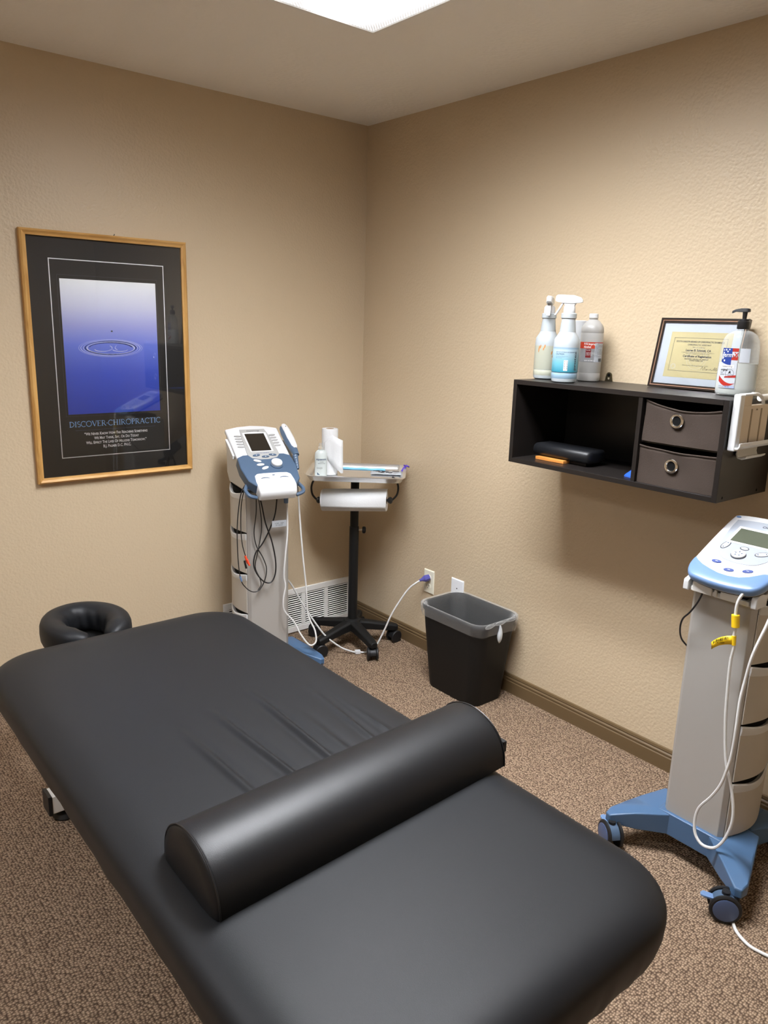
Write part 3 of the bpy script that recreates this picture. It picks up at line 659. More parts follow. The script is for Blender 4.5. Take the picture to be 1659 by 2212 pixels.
    for v, w_ in [(.350, .009), (.34, .013), (.31, .0165), (.25, .0175), (.20, .0135), (.185, .008)]: rings.append([P(.141+w_*cos(a), v, .026+.6*w_*sin(a)) for a in [2*pi*i/14 for i in range(14)]])
    loft(bm, rings); g = build('shell', bm, 'white_plastic', wnd)
    build('indicator', plate(ellipse(.141, .325, .002, .0016, n=10), P, .034, .0366), 'ink_grey', g)
    bm = nb(); rings = []
    for i in range(13):
        v = .155-.075*i/12; w_ = .012-.007*i/12+(.0012 if i % 2 else 0); rings.append([P(.133-.010*i/12+w_*cos(a), v, .010-.012*i/12+w_*sin(a)) for a in [2*pi*i_/12 for i_ in range(12)]])
    loft(bm, rings); build('strain_relief', bm, 'slate_blue', wnd, angle=20)
left_machine()

# power cord of the left machine
pc = thing('power_cord', 'white power cord looping from the left machine to the wall outlet', 'power cord', (-.03, -.559, .374))
def rel(pts, o): return [(p[0]-o[0], p[1]-o[1], p[2]-o[2]) for p in pts]
pcp = [(-.66, -.19, .43), (-.585, -.222, .379), (-.529, -.255, .265), (-.484, -.283, .179), (-.435, -.317, .097), (-.372, -.352, .036), (-.325, -.384, .012), (-.3, -.395, .007), (-.262, -.423, .009), (-.226, -.44, .035), (-.193, -.46, .113), (-.166, -.476, .191), (-.133, -.496, .261), (-.10, -.521, .325), (-.072, -.540, .354), (-.052, -.549, .365)]
po = (-.03, -.559, .374)
bm = nb(); tube(bm, rel(catmull(pcp, 6), po), .0042, 10); build('cable', bm, 'white_cable', pc)
bm = nb(); d = Vector((.036, -.018, .012)).normalized(); a = Vector((-.008, .003, -.002))
tube(bm, [a-d*.022, a-d*.010, a, a+d*.004], .012, 14, radii=[.005, .0075, .013, .015]); tube(bm, [a+d*.004, a+d*.010, a+d*.030], .014, 8, radii=[.0165, .0175, .015]); build('plug', bm, 'blue_clear', pc, bevel=.001)
bm = nb(); box(bm, -.013, .013, -.011, .011, 0, .016)
for v in bm.verts: v.co = Vector((v.co.x*cos(-.5)-v.co.y*sin(-.5)-.3-po[0], v.co.x*sin(-.5)+v.co.y*cos(-.5)-.395-po[1], v.co.z-po[2]+.0005))
build('cord_clip', bm, 'white_plastic', pc, bevel=.002)

def right_machine():
    t = thing('therapy_machine', 'therapy machine with a greenish screen and yellow cable tag, at the right edge', 'therapy machine', (-.41, -2.16, 0), pi)
    cart_body(t, 1)
    for x, y, a in ((.115, -.188, 60), (.125, .180, 125), (-.290, -.150, 90), (-.290, .150, 90)): caster(t, x, y, R(a-90) if x > 0 else 0, top=.075, tab=x > 0)
    # docking shelf with white hooks
    bm = nb(); box(bm, -.20, .028, -.082, .082, .848, .862); dk = build('dock_shelf', bm, 'light_grey', t, bevel=.003)
    for sy in (-1, 1):
        bm = nb(); hull(bm, [(x, sy*y, z) for x in (-.03, .032) for y in (.088, .104) for z in (.846, .876)]+[(.005, sy*y, .886) for y in (.090, .102)]); build('cable_hook', bm, 'white_plastic', dk, bevel=.004)
        bm = nb(); box(bm, .0, .02, *sorted((sy*.084, sy*.09)), .852, .862); build('hook_web', bm, 'white_plastic', dk)
    for y0, y1 in ((-.075, -.018), (-.012, -.004), (.006, .058)):
        build('dock_tooth', box(nb(), .018, .034, y0, y1, .850, .878), 'light_grey', dk, bevel=.002)
    build('dock_socket', box(nb(), -.19, .016, -.07, .07, .862, .880), 'slot_dark', dk)
    P = plate_fn(.033, .905, .433)
    outl = smooth_poly([(-.082, -.012), (-.040, -.022), (.005, -.025), (.05, -.022), (.092, -.012), (.112, .02), (.114, .07), (.112, .18), (.108, .27), (.095, .292), (.0, .300), (-.09, .292), (-.104, .27), (-.107, .18), (-.106, .07), (-.102, .02)], 4)
    def inset(poly, k, dv=0): return [(.004+(y-.004)*k, .137+(v-.137)*k+dv) for y, v in poly]
    bm = nb(); rings = []
    for k, h in ((.74, -.046), (.90, -.040), (.965, -.026)): rings.append([P(y, v, h) for y, v in inset(outl, k)])
    loft(bm, rings); build('underside', bm, 'dark_navy', t)
    bm = nb(); loft(bm, [[P(y, v, h) for y, v in inset(outl, k)] for k, h in ((.95, -.028), (.985, -.020), (.99, -.014))]); build('lower_shell', bm, 'light_grey', t)
    bm = nb(); loft(bm, [[P(y, v, h) for y, v in inset(outl, k)] for k, h in ((.99, -.014), (1.0, -.009), (.998, -.004), (.985, .000), (.96, .003), (.93, .0042))]); tc = build('top_cover', bm, 'white_plastic', t, angle=50)
    # blue front bumper wraps the lower edge
    arc_o = [q for q in outl if q[1] < .056]; 
    def blue_ring(k, h):
        return None
    inn = [(-.1, .057), (-.088, .046), (-.068, .034), (-.042, .024), (-.015, .016), (.012, .014), (.040, .018), (.062, .030), (.080, .046), (.090, .056), (.11, .062)]
    # mesh strip between outer edge and inner arc, following the shell rounding
    front = sorted([q for q in inset(outl, 1.004) if q[1] < .062], key=lambda q: atan2(q[1]-.137, q[0]-.004))
    n = 40; bm = nb(); rows = []
    def samp(pl, u):
        d = [0]
        for a, b in zip(pl, pl[1:]): d.append(d[-1]+hypot(b[0]-a[0], b[1]-a[1]))
        s = u*d[-1]
        for i in range(len(pl)-1):
            if s <= d[i+1]+1e-9:
                f = (s-d[i])/(d[i+1]-d[i]+1e-12); return (pl[i][0]+(pl[i+1][0]-pl[i][0])*f, pl[i][1]+(pl[i+1][1]-pl[i][1])*f)
        return pl[-1]
    for i in range(n+1):
        u = i/n; ox, ov = samp(front, u); ix, iv = samp(inn, u)
        sc = lambda k: (.004+(ox-.004)*k, .137+(ov-.137)*k)
        col = [P(*sc(.985), -.020), P(*sc(1.0), -.015), P(*sc(1.006), -.009), P(*sc(1.004), -.003), P(*sc(.990), .0015), P(*sc(.965), .0042)]
        lx, lv = sc(.94)
        col.append(P(lx*.3+ix*.7, lv*.3+iv*.7, .0056)); col.append(P(ix, iv, .0056)); rows.append(col)
    vs = [[bm.verts.new(p) for p in c] for c in rows]
    for a, b in zip(vs, vs[1:]):
        for k in range(len(a)-1): bm.faces.new((a[k], a[k+1], b[k+1], b[k]))
    build('front_bumper', bm, 'blue_light', t, angle=60)
    H = .0042
    pn = smooth_poly([(-.083, .250), (-.074, .262), (0, .270), (.08, .262), (.091, .248), (.088, .18), (.080, .12), (.055, .083), (.02, .074), (-.01, .074), (-.042, .083), (-.070, .12), (-.080, .18)], 3)
    z_ = build('key_panel', plate(pn, P, H-.001, H+.0012), 'panel_silver', t)
    build('screen_frame', plate([(-.065, .152), (.072, .152), (.070, .232), (-.062, .232)], P, H+.001, H+.0022), 'ink_white', z_)
    build('screen', plate([(-.055, .160), (.062, .160), (.060, .222), (-.054, .222)], P, H+.002, H+.0032), 'screen_lcd', t)
    for y, v, rx, ry, a in ((-.056, .137, .0165, .0075, 78), (.050, .131, .0165, .0075, 28), (-.003, .139, .010, .0052, 0)):
        build('key_outline', plate(ellipse(y, v, rx+.0026, ry+.0026, R(a)), P, H+.001, H+.0018), 'ink_grey', z_); k_ = build('oval_key', plate(ellipse(y, v, rx, ry, R(a)), P, H+.001, H+.0024), 'white_plastic', z_)
        if rx > .012:
            for sg in (-1, 1):
                cxx, cvv = y+sg*.009*cos(R(a)), v+sg*.009*sin(R(a)); tip = (cxx+sg*.004*cos(R(a)), cvv+sg*.004*sin(R(a)))
                build('arrow_mark', plate([tip, (cxx-.0035*sin(R(a)), cvv+.0035*cos(R(a))), (cxx+.0035*sin(R(a)), cvv-.0035*cos(R(a)))], P, H+.002, H+.0030), 'slate_blue', z_)
    build('dial_rim', plate(ellipse(-.004, .106, .0205, .0185), P, H+.001, H+.004), 'ink_grey', z_); build('round_dial', plate(ellipse(-.004, .107, .019, .0172), P, H+.003, H+.007), 'white_plastic', z_, bevel=.001)
    for q in range(5):
        a = R(72*q+18); build('dial_mark', plate([(-.004+.015*cos(a), .107+.0135*sin(a)), (-.004+.007*cos(a+.3), .107+.0065*sin(a+.3)), (-.004+.007*cos(a-.3), .107+.0065*sin(a-.3))], P, H+.007, H+.0076), 'slate_blue', z_)
    for y, v, a in ((-.042, .060, -2), (.004, .038, -10), (.050, .051, -22)):
        b = build('blue_button', plate(ellipse(y, v, .0135, .0062, R(-a)), P, H, H+.0022), 'button_blue', t)
        build('button_mark', plate([(y-.0035, v-.0005), (y+.0035, v-.0005), (y+.0035, v+.0007), (y-.0035, v+.0007)], P, H+.0022, H+.0028), 'ink_white', b)
    build('corner_badge', plate(ellipse(-.088, .275, .007, .0045), P, H-.002, H+.0008), 'blue_light', t)
    lt = text_bm('Chattanooga', .012, thick=.0004, bold=.0002, fn=lambda x, y, z: P(x+.025, y+.246, H+.0016+z)); build('brand_lettering', lt, 'ink_grey', z_)
    def wire(pts, r, m, nm):
        bm = nb(); tube(bm, catmull(pts, 5), r, 8); return build(nm, bm, m, t)
    bk = wire([(.02, -.022, .892), (.03, -.03, .878), (.03, -.041, .861), (.03, -.054, .823), (.03, -.073, .786), (.024, -.095, .757), (.015, -.104, .723), (-.005, -.106, .685), (-.04, -.098, .65)], .0026, 'black_plastic', 'black_cable')
    bm = nb(); tube(bm, [(.012, -.014, .897), (.026, -.026, .884), (.031, -.034, .873)], .006, 10, radii=[.008, .0065, .004]); build('connector', bm, 'black_plastic', bk)
    RA = [(.03, .075, .897), (.045, .07, .885), (.05, .063, .86), (.05, .062, .83), (.05, .067, .79), (.05, .066, .762), (.05, .070, .737), (.05, .067, .691), (.05, .071, .597), (.05, .079, .504), (.05, .094, .41), (.05, .112, .36), (.05, .13, .298), (.05, .136, .245), (.05, .128, .196), (.052, .115, .159), (.054, .096, .135), (.056, .066, .129), (.054, .042, .148), (.05, .033, .186), (.05, .04, .232), (.055, .071, .286), (.06, .094, .338), (.062, .105, .388), (.062, .112, .439), (.062, .113, .519), (.055, .109, .594), (.05, .112, .652), (.05, .121, .73), (.03, .134, .807), (.0, .142, .87), (-.08, .145, .91), (-.12, .13, .925)]
    wc = wire(RA, .0042, 'white_cable', 'white_cable')
    bm = nb(); cyl(bm, (.05, .0622, .826), (.05, .0665, .792), .0105, 18); build('yellow_bead', bm, 'yellow_plastic', wc, bevel=.001)
    bm = nb(); cyl(bm, (.05, .0665, .768), (.05, .0685, .742), .0058, 14); build('tag_sleeve', bm, 'yellow_plastic', wc)
    bm = nb(); cyl(bm, (.028, .078, .902), (.04, .072, .888), .006, 12); build('brass_fitting', bm, 'gold', wc)
    bm = nb(); n = 8
    for i in range(n):
        u0, u1 = i/n, (i+1)/n
        f = lambda u: (.054+.006*sin(u*pi), .066-.056*u, .768-.042*u*u*.75-.006*u)
        a, b = f(u0), f(u1); hh = .024-.004*u0
        bm.faces.new([bm.verts.new(v) for v in (a, b, (b[0], b[1]+.003, b[2]-hh), (a[0], a[1]+.003, a[2]-hh))])
    bmesh.ops.remove_doubles(bm, verts=bm.verts, dist=.0015); tg = build('yellow_tag', bm, 'yellow_plastic', wc, solid=.0006)
    bm = nb()
    for i in range(11): 
        y = .058-.0038*i; zt = .768-.042*((.066-y)/.056)**2*.75-.006*(.066-y)/.056
        box(bm, .0606, .0610, y-.0010-.0005*(i % 3), y, zt-.0105, zt-.003)
    build('tag_barcode', bm, 'ink_black', wc)
    lt = text_bm('LASER\nFDA 2009', .007, thick=.0003, fn=lambda x, y, z: (.0610, x+.034, .744+y+x*.28)); build('tag_lettering', lt, 'ink_black', wc)
right_machine()
# floor cord at the right machine
bm = nb(); fc = [(-.36, -2.30, .06), (-.40, -2.315, .03), (-.43, -2.325, .008), (-.458, -2.342, .005), (-.519, -2.361, .005), (-.557, -2.389, .005), (-.578, -2.428, .005), (-.579, -2.458, .005), (-.568, -2.50, .005), (-.54, -2.56, .005), (-.48, -2.64, .005), (-.30, -2.72, .005)]
tube(bm, catmull(fc, 6), .0045, 10); tag(build('power_cord', bm, 'white_cable'), 'white cord curling on the carpet beside the front right caster of the right machine', 'power cord')

# ---------------------------------------------------------------- tray stand
SX, SY = -.250, -.282
def stand():
    t = thing('tray_stand', 'black wheeled stand carrying an aluminium tray, in the room corner', 'tray stand', (SX, SY, 0))
    b = build('hub', lathe(nb(), [(.034, .082), (.042, .09), (.046, .11), (.040, .128), (.028, .134), (.022, .136)], 0, 0, 30), 'matte_black', t)
    A0 = atan2(-.511+.282, -.289+.25)
    for k in range(5):
        a = A0+2*pi*k/5; L = .215
        bm = nb(); rings = []
        for r, w_, z0, z1 in ((.02, .028, .082, .130), (.08, .025, .078, .120), (.15, .0225, .070, .107), (.208, .021, .062, .096), (.230, .016, .064, .090)):
            c, s = cos(a), sin(a); rg = []
            for (u, z) in ((-w_, z0), (w_, z0), (w_, z1-.008), (w_*.55, z1), (-w_*.55, z1), (-w_, z1-.008)): rg.append((r*c-u*s, r*s+u*c, z))
            rings.append(rg)
        loft(bm, rings); build('leg', bm, 'matte_black', t, bevel=.004)
        caster(t, .212*cos(a), .212*sin(a), a+pi/2+(.5 if k % 2 else -.4), r=.031, wd=.052, hood='rubber', hub=None, tab=False, top=.066)
    build('pole', lathe(nb(), [(.0225, .13), (.0225, .60), (.020, .602), (.020, .850)], 0, 0, 28), 'matte_black', t)
    bm = nb(); d = Vector((.77, -.64, 0)); c = Vector((0, 0, .585)); cyl(bm, c+d*.020, c+d*.042, .004, 10); k = build('knob_screw', bm, 'chrome', t)
    bm = nb(); tube(bm, [c+d*.038, c+d*.041, c+d*.052, c+d*.056], .014, 16, radii=[.012, .0165, .0165, .010]); build('clamp_knob', bm, 'matte_black', t)
    # tray
    th = -.732; hx, hy = .226, .148; ccx, ccy = -.267-SX, -.319-SY
    def T(x, y, z): return (ccx+x*cos(th)-y*sin(th), ccy+x*sin(th)+y*cos(th), .862+z+(.05*(x*cos(th)-y*sin(th))+.045*(x*sin(th)+y*cos(th)))*.6)
    bm = nb(); rings = []
    for k, z, r in ((0, .018, .04), (.0, .0205, .04), (.006, .022, .036), (.012, .020, .032), (.020, .002, .026), (.028, -.0055, .02)):
        rings.append([T(x, y, z) for x, y in rrect(hx-k, hy-k, r, 5)])
    out = []
    for k, z, r in ((.026, -.008, .02), (.018, -.005, .026), (.008, .014, .032), (.0, .018, .04)): out.append([T(x, y, z) for x, y in rrect(hx-k, hy-k, r, 5)])
    loft(bm, out[:3]+rings, caps=True); tr = build('tray', bm, 'aluminium', t, angle=50)
    bm = nb(); box(bm, ccx-.08, ccx+.08, ccy-.03, ccy+.03, .840, .8495); build('tray_support', bm, 'matte_black', t)
    for x, y in ((.08, -.10), (.13, -.085)):
        bm = nb(); q = T(x, y, -.006); lathe(bm, [(.004, -.004), (.004, .006)], q[0], q[1], 10, z0=q[2]); build('bolt', bm, 'chrome', t)
    # towel roll holder: curved arms under the tray
    rc = Vector((-.405+.135-.0-SX*0, 0, 0))
    return T
T_ = stand()
# paper towel roll under the tray: axis roughly along the tray's long side
RA_, RB_ = Vector((-.402, -.231, .739)), Vector((-.198, -.455, .756)); rd = (RB_-RA_).normalized(); rmid = (RA_+RB_)/2
ht = thing('towel_holder', 'black wrought-iron paper towel holder mounted under the tray', 'paper towel holder', tuple(rmid))
perp = Vector((-rd.y, rd.x, 0)).normalized()
def rl(v): return tuple(Vector(v)-rmid)
bm = nb(); cyl(bm, rl(RA_-rd*.018), rl(RB_+rd*.02), .006, 12); build('spindle', bm, 'black_plastic', ht)
for e, s in ((RA_, -1), (RB_, 1)):
    p = e+rd*s*.018
    bm = nb(); tube(bm, [rl(p-rd*s*.012), rl(p-rd*s*.006), rl(p), rl(p+rd*s*.006), rl(p+rd*s*.010)], .01, 16, radii=[.010, .0145, .0165, .0135, .006]); build('finial', bm, 'black_plastic', ht)
    bm = nb(); tube(bm, catmull([rl(p+rd*s*.006), rl(p+rd*s*.028+Vector((0, 0, .025))), rl(p+rd*s*.034+Vector((0, 0, .06))), rl(p+rd*s*.024+Vector((0, 0, .092))), rl(p+rd*s*.004+Vector((0, 0, .110)))], 5), .0048, 10); build('arm', bm, 'black_plastic', ht)
tr_ = thing('paper_towel_roll', 'white paper towel roll hanging horizontally under the tray', 'paper towel roll', tuple(rmid))
def roll_local(bm, r0=.051, r1=.018, A=RA_, B=RB_):
    ax = (B-A).normalized(); n1 = Vector((0, 0, 1)); n1 = (n1-ax*n1.dot(ax)).normalized(); n2 = ax.cross(n1); rings = []
    for (c, r) in ((A, r1), (A, r0-.002), (A+ax*.002, r0), (B-ax*.002, r0), (B, r0-.002), (B, r1), (A, r1)):
        rings.append([tuple(c+n1*r*cos(q)+n2*r*sin(q)-rmid) for q in [2*pi*i/40 for i in range(40)]])
    loft(bm, rings, caps=False); bmesh.ops.remove_doubles(bm, verts=bm.verts, dist=1e-5); return bm
build('roll', roll_local(nb()), 'paper_white', tr_)
bm = nb(); fr = -perp if (Vector((-2.4, -3.09, 0))-rmid).dot(-perp) > 0 else perp; rings = []
for q in range(0, 12):
    if q < 9: a = R(100-q*12); off = fr*(.0525*cos(a))+Vector((0, 0, .0525*sin(a)))
    else: off = fr*.0535+Vector((0, 0, .0525*sin(R(4))-.010*(q-8)))
    rings.append([tuple(RA_+rd*.006+off-rmid), tuple(RB_+rd*.004+off-rmid)])
loft(bm, rings, caps=False, closed=False); build('loose_sheet', bm, 'paper_white', tr_, solid=.0012, angle=60)
bm = nb(); roll_local(bm, .0178, .0165); build('core', bm, 'cardboard', tr_)

def tray_pt(x, y, dz=0):  # world x,y -> tray floor height
    th = -.732; lx, ly = x+.267, y+.319
    return .862-.0055+(.05*lx+.045*ly)*.6+dz
# upright paper towel roll
ux, uy = -.356, -.222; uz = tray_pt(ux, uy)
ut = thing('paper_towel_roll', 'white paper towel roll standing upright on the tray with a loose sheet', 'paper towel roll', (ux, uy, uz+.001))
bm = nb(); rings = []
H_ = .212
for z, r in ((0, .0075), (0, .036), (.004, .0375), (H_-.004, .0375), (H_, .036), (H_, .018), (.02, .018)): rings.append([(r*cos(q), r*sin(q), z) for q in [2*pi*i/40 for i in range(40)]])
loft(bm, rings); build('roll', bm, 'paper_white', ut)
bm = nb(); tube(bm, [(0, 0, .15), (0, 0, H_+.0005)], .0178, 28); build('core', bm, 'cardboard', ut)
bm = nb(); n = 14; rows = []
cam2 = atan2(-3.092-uy, -2.404-ux)
for i in range(n+1):
    u = i/n; a = cam2-.75+u*1.7; r = .039+max(0, u-.55)*.075; zt = H_*.72+u*H_*.18 if u < .5 else H_*.81-(u-.5)*H_*.0; zt = H_*(.70+.20*min(1, u*1.8)) - max(0, u-.55)*.06
    zb = .10-.09*u if u < .9 else .012
    rows.append([(r*cos(a)*(1+.06*k/4*u), r*sin(a)*(1+.06*k/4*u), zt+(zb-zt)*k/4) for k in range(5)])
vs = [[bm.verts.new(p) for p in c] for c in rows]
for a, b in zip(vs, vs[1:]):
    for k in range(4): bm.faces.new((a[k], a[k+1], b[k+1], b[k]))
build('loose_sheet', bm, 'paper_white', ut, solid=.0008, angle=60)
# gel bottle
gx, gy = -.425, -.250; gz = tray_pt(gx, gy)+.001
g = thing('gel_bottle', 'translucent ultrasound gel squeeze bottle at the left end of the tray', 'bottle', (gx, gy, gz), cam2+pi/2)
bm = lathe(nb(), [(.020, 0), (.027, .003), (.028, .010), (.028, .100), (.026, .112), (.020, .120), (.012, .126)], 0, 0, 32, 1, .68); build('body', bm, 'gel_bottle', g)
bm = lathe(nb(), [(.012, .1255), (.013, .127), (.013, .138), (.009, .141), (.0085, .154), (.005, .156)], 0, 0, 20); build('cap', bm, 'clear_plastic', g)
def on_cyl(r, sy, z0, x0=0): return lambda x, y, z: (r*sin((x+x0)/r), -(r*cos((x+x0)/r))*sy, z0+y)
lt = text_bm('aquasonic', .0135, thick=0, bold=.0003, fn=on_cyl(.0286, .69, .080, .004)); build('brand_lettering', lt, 'slate_blue', g)
lt = text_bm('CLEAR\nultrasound gel', .0062, thick=0, fn=on_cyl(.0286, .69, .070, .004)); merge(lt, text_bm('water soluble\nhypoallergenic', .005, thick=0, fn=on_cyl(.0286, .69, .045, -.006))); build('fine_print', lt, 'ink_grey', g)
lt = nb(); 
fn = on_cyl(.0286, .69, .012, -.010)
lt.faces.new([lt.verts.new(fn(x, y, 0)) for x, y in ((-.007, 0), (.007, 0), (-.007, .012))]); build('label_logo', lt, 'slate_blue', g)
# blue wrapped mask strip along the back of the tray
def strip_pts(c, L, W, z0, z1, th=-.732):
    return [(c[0]+x*cos(th)-y*sin(th), c[1]+x*sin(th)+y*cos(th), z) for z in (z0, z1) for x, y in ((-L, -W), (L, -W), (L, W), (-L, W))]
bw = thing('face_mask', 'light blue folded face mask lying along the back rim of the tray', 'face mask', (-.165, -.235, .0))
bm = nb(); th = -.732; rings = []
zc = tray_pt(-.165, -.235)
for i in range(13):
    x = -.105+.21*i/12; rg = []
    for y, z in ((-.022, .002), (-.012, .006), (-.002, .008), (.010, .013), (.022, .017), (.022, .010), (.010, .006), (-.010, .001)):
        rg.append((x*cos(th)-y*sin(th), x*sin(th)+y*cos(th), zc+z+.001*sin(i*1.3)))
    rings.append(rg)
loft(bm, rings); build('pleated_cloth', bm, 'blue_wrap', bw)
bm = nb(); box(bm, -.118, .118, .0, .0, 0, 0) if False else None
rings = []
for x in (-.112, .112):
    rings.append([(x*cos(th)-y*sin(th), x*sin(th)+y*cos(th), zc+z) for y, z in ((.022, .0165), (.027, .0185), (.027, .0205), (.021, .019))])
loft(bm, rings); build('mask_border', bm, 'ink_white', bw)
# crumpled electrode pack with dark marks
ep = thing('electrode_packet', 'crumpled clear electrode packet with dark squiggles on the right of the tray', 'packet', (-.140, -.375, tray_pt(-.14, -.375)+.001))
bm = nb(); N = 14; vs = []
for i in range(N+1):
    row = []
    for j in range(9):
        x = -.072+.144*i/N; y = -.034+.068*j/8; z = .004+.006*random.random()*(1 if 0 < j < 8 else .3)
        row.append(bm.verts.new((x*cos(th)-y*sin(th), x*sin(th)+y*cos(th), z)))
    vs.append(row)
for a, b in zip(vs, vs[1:]):
    for k in range(8): bm.faces.new((a[k], a[k+1], b[k+1], b[k]))
build('wrapper', bm, 'label_white', ep, solid=.0008, angle=15)
for (x0, y0, L) in ((-.06, .012, .03), (-.02, .004, .032), (-.035, -.016, .028), (.03, .012, .03), (.0, -.020, .03)):
    bm = nb(); pts = []
    for k in range(7):
        x = x0+L*k/6; y = y0+.004*sin(k*1.4); pts.append((x*cos(th)-y*sin(th), x*sin(th)+y*cos(th), .0115))
    tube(bm, pts, .0015, 6); build('lead_stub', bm, 'ink_black', ep)
# purple clip on the tray corner
cp = thing('plastic_clip', 'small purple plastic clip on the right corner of the tray', 'clip', (-.045, -.405, .885))
bm = nb(); dd = Vector((.6, .0, 0)); 
for a, b in (((-.030, -.006, -.012), (.006, -.001, .012)), ((-.020, -.016, -.020), (.002, .004, .004)), ((-.006, -.004, .006), (.016, -.006, .004)), ((-.004, -.002, .004), (-.014, -.004, .014))): tube(bm, catmull([a, tuple((Vector(a)+Vector(b))/2+Vector((0, 0, .004))), b], 3), .0036, 8)
build('clip_arms', bm, 'purple_plastic', cp)

# ---------------------------------------------------------------- wall vent
def vent():
    x0, x1, z0, z1 = -.805, -.045, .005, .237
    t = thing('wall_vent', 'white slatted return air vent low on the left wall', 'vent', ((x0+x1)/2, 0, z0)); h = (x1-x0)/2; H = z1-z0
    bm = nb(); fw = .030; box(bm, -h, h, -.010, 0, H-fw, H); box(bm, -h, h, -.010, 0, 0, fw); box(bm, -h, -h+fw, -.010, 0, fw, H-fw); box(bm, h-fw, h, -.010, 0, fw, H-fw)
    n = 5; W = (2*h-2*fw); 
    for k in range(1, n): xx = -h+fw+W*k/n; box(bm, xx-.011, xx+.011, -.009, 0, fw, H-fw)
    build('frame', bm, 'white_metal', t, bevel=.002)
    build('backing', box(nb(), -h+fw, h-fw, -.0015, -.0005, fw, H-fw), 'slot_dark', t)
    S = 15
    for k in range(S):
        z = fw+(H-2*fw)*(k+.5)/S; bm = nb(); loft(bm, [[(x, -.0085, z-.0012), (x, -.0080, z-.0022), (x, -.003, z+.0008), (x, -.0035, z+.0018)] for x in (-h+fw, h-fw)]); build('slat', bm, 'white_metal', t)
    bm = nb()
    for xx in (-h+.012, h-.012): lathe(bm, [(.004, 0), (.003, .0015)], 0, 0, 10)
    for v in bm.verts: v.co = Vector((v.co.x+(h-.015), -.010-v.co.z, v.co.y+H/2))
    build('screw', bm, 'chrome', t)
vent()
# ---------------------------------------------------------------- outlet and blank plate
def wall_plate(name, label, cat, y0, y1, z0, z1, m):
    t = thing(name, label, cat, (0, (y0+y1)/2, z0)); h = (y1-y0)/2; H = z1-z0
    bm = nb(); loft(bm, [[(-x_, y, z) for y, z in ((-h+k, k), (h-k, k), (h-k, H-k), (-h+k, H-k))] for x_, k in ((0, 0), (.003, 0), (.006, .004))]); build('plate', bm, m, t, bevel=.001); return t, h, H
t, h, H = wall_plate('wall_outlet', 'ivory duplex electrical outlet with a blue plug, on the right wall', 'outlet', -.591, -.521, .295, .411, 'ivory_plate')
for zc_ in (.036, .080):
    bm = nb(); loft(bm, [[(-x_, y, z+zc_) for y, z in ellipse(0, 0, .017, .0145)] for x_ in (.004, .0085)]); r = build('receptacle', bm, 'ivory_plate', t)
    bm = nb(); box(bm, -.0092, -.008, -.008, -.006, zc_-.001, zc_+.008); box(bm, -.0092, -.008, .006, .008, zc_-.001, zc_+.008); box(bm, -.0092, -.008, -.002, .002, zc_-.010, zc_-.006); build('slots', bm, 'slot_dark', r)
bm = nb(); lathe(bm, [(.0025, 0), (.002, .001)], 0, 0, 10)
for v in bm.verts: v.co = Vector((-.006-v.co.z, v.co.x, .058+v.co.y))
build('screw', bm, 'chrome', t)
t, h, H = wall_plate('wall_plate', 'blank white wall plate with a centre hole above the waste bin', 'wall plate', -.787, -.707, .302, .418, 'white_plate')
bm = nb(); lathe(bm, [(.003, 0), (.003, .001)], 0, 0, 12)
for v in bm.verts: v.co = Vector((-.0058-v.co.z, v.co.x, .072+v.co.y))
build('centre_hole', bm, 'slot_dark', t)
# ---------------------------------------------------------------- waste bin
bt = thing('waste_bin', 'black rectangular waste bin standing against the right wall', 'waste bin', (-.150, -.965, 0))
def binring(hx, hy, z, r, dx=0): return [(x+dx, y, z) for x, y in rrect(hx, hy, r, 8)]
bm = nb(); loft(bm, [binring(.088, .140, .006, .045), binring(.094, .146, .0005, .05), binring(.097, .149, .012, .05), binring(.1225, .183, .355, .06), binring(.127, .188, .357, .062), binring(.1285, .190, .372, .063), binring(.126, .187, .377, .06), binring(.120, .181, .374, .058), binring(.118, .179, .35, .058), binring(.092, .143, .010, .045)]); build('body', bm, 'matte_black', bt, angle=50)
lt_ = thing('bin_liner', 'clear plastic bag lining the black waste bin, knotted at one side', 'bin liner', (-.150, -.965, 0))
bm = nb(); rings = []
prof = [(.1265, .188, .325, 0), (.1295, .191, .345, 0), (.1315, .193, .368, 0), (.1310, .192, .380, 0), (.126, .187, .3835, 0), (.117, .178, .378, 1), (.111, .172, .35, 3), (.104, .163, .30, 6), (.096, .152, .22, 8), (.088, .140, .12, 8), (.075, .12, .04, 6)]
for hx, hy, z, w_ in prof:
    base = rrect(hx, hy, .055, 22); rg = []
    for i, (x, y) in enumerate(base):
        a = atan2(y, x); k = 1+w_*.0035*(sin(a*17+2*sin(a*3))+.8*sin(a*29+z*25)*max(0, sin(a*2+1)))-.004*w_; zz_ = z+(.006*sin(a*3+1)+.003*sin(a*13) if w_ == 0 and z < .33 else 0); rg.append((x*k, y*k, zz_))
    rings.append(rg)
loft(bm, rings, caps=False); build('film', bm, 'liner_film', lt_, angle=80)
bm = nb(); tube(bm, catmull([(-.02, -.199, .37), (-.018, -.2, .35), (-.02, -.2, .318), (-.021, -.2, .295)], 4), .004, 8, radii=[.003, .004, .005, .0065, .0075, .009, .0105, .011, .0105, .009, .007, .004, .001]); build('knotted_tail', bm, 'tape_grey', lt_)
bm = nb(); tube(bm, catmull([(-.10, -.194, .374), (-.06, -.196, .379), (-.02, -.196, .378), (.03, -.195, .379), (.08, -.192, .378)], 4), .006, 8, radii=[.002+.006*abs(sin(i*.55+.3)) for i in range(17)]); build('twisted_rim', bm, 'liner_film', lt_)
bm = nb(); hull(bm, [(-.03+.03*random.uniform(-1, 1), .05+.03*random.uniform(-1, 1), .215+.035*random.uniform(-1, 1)) for _ in range(14)])
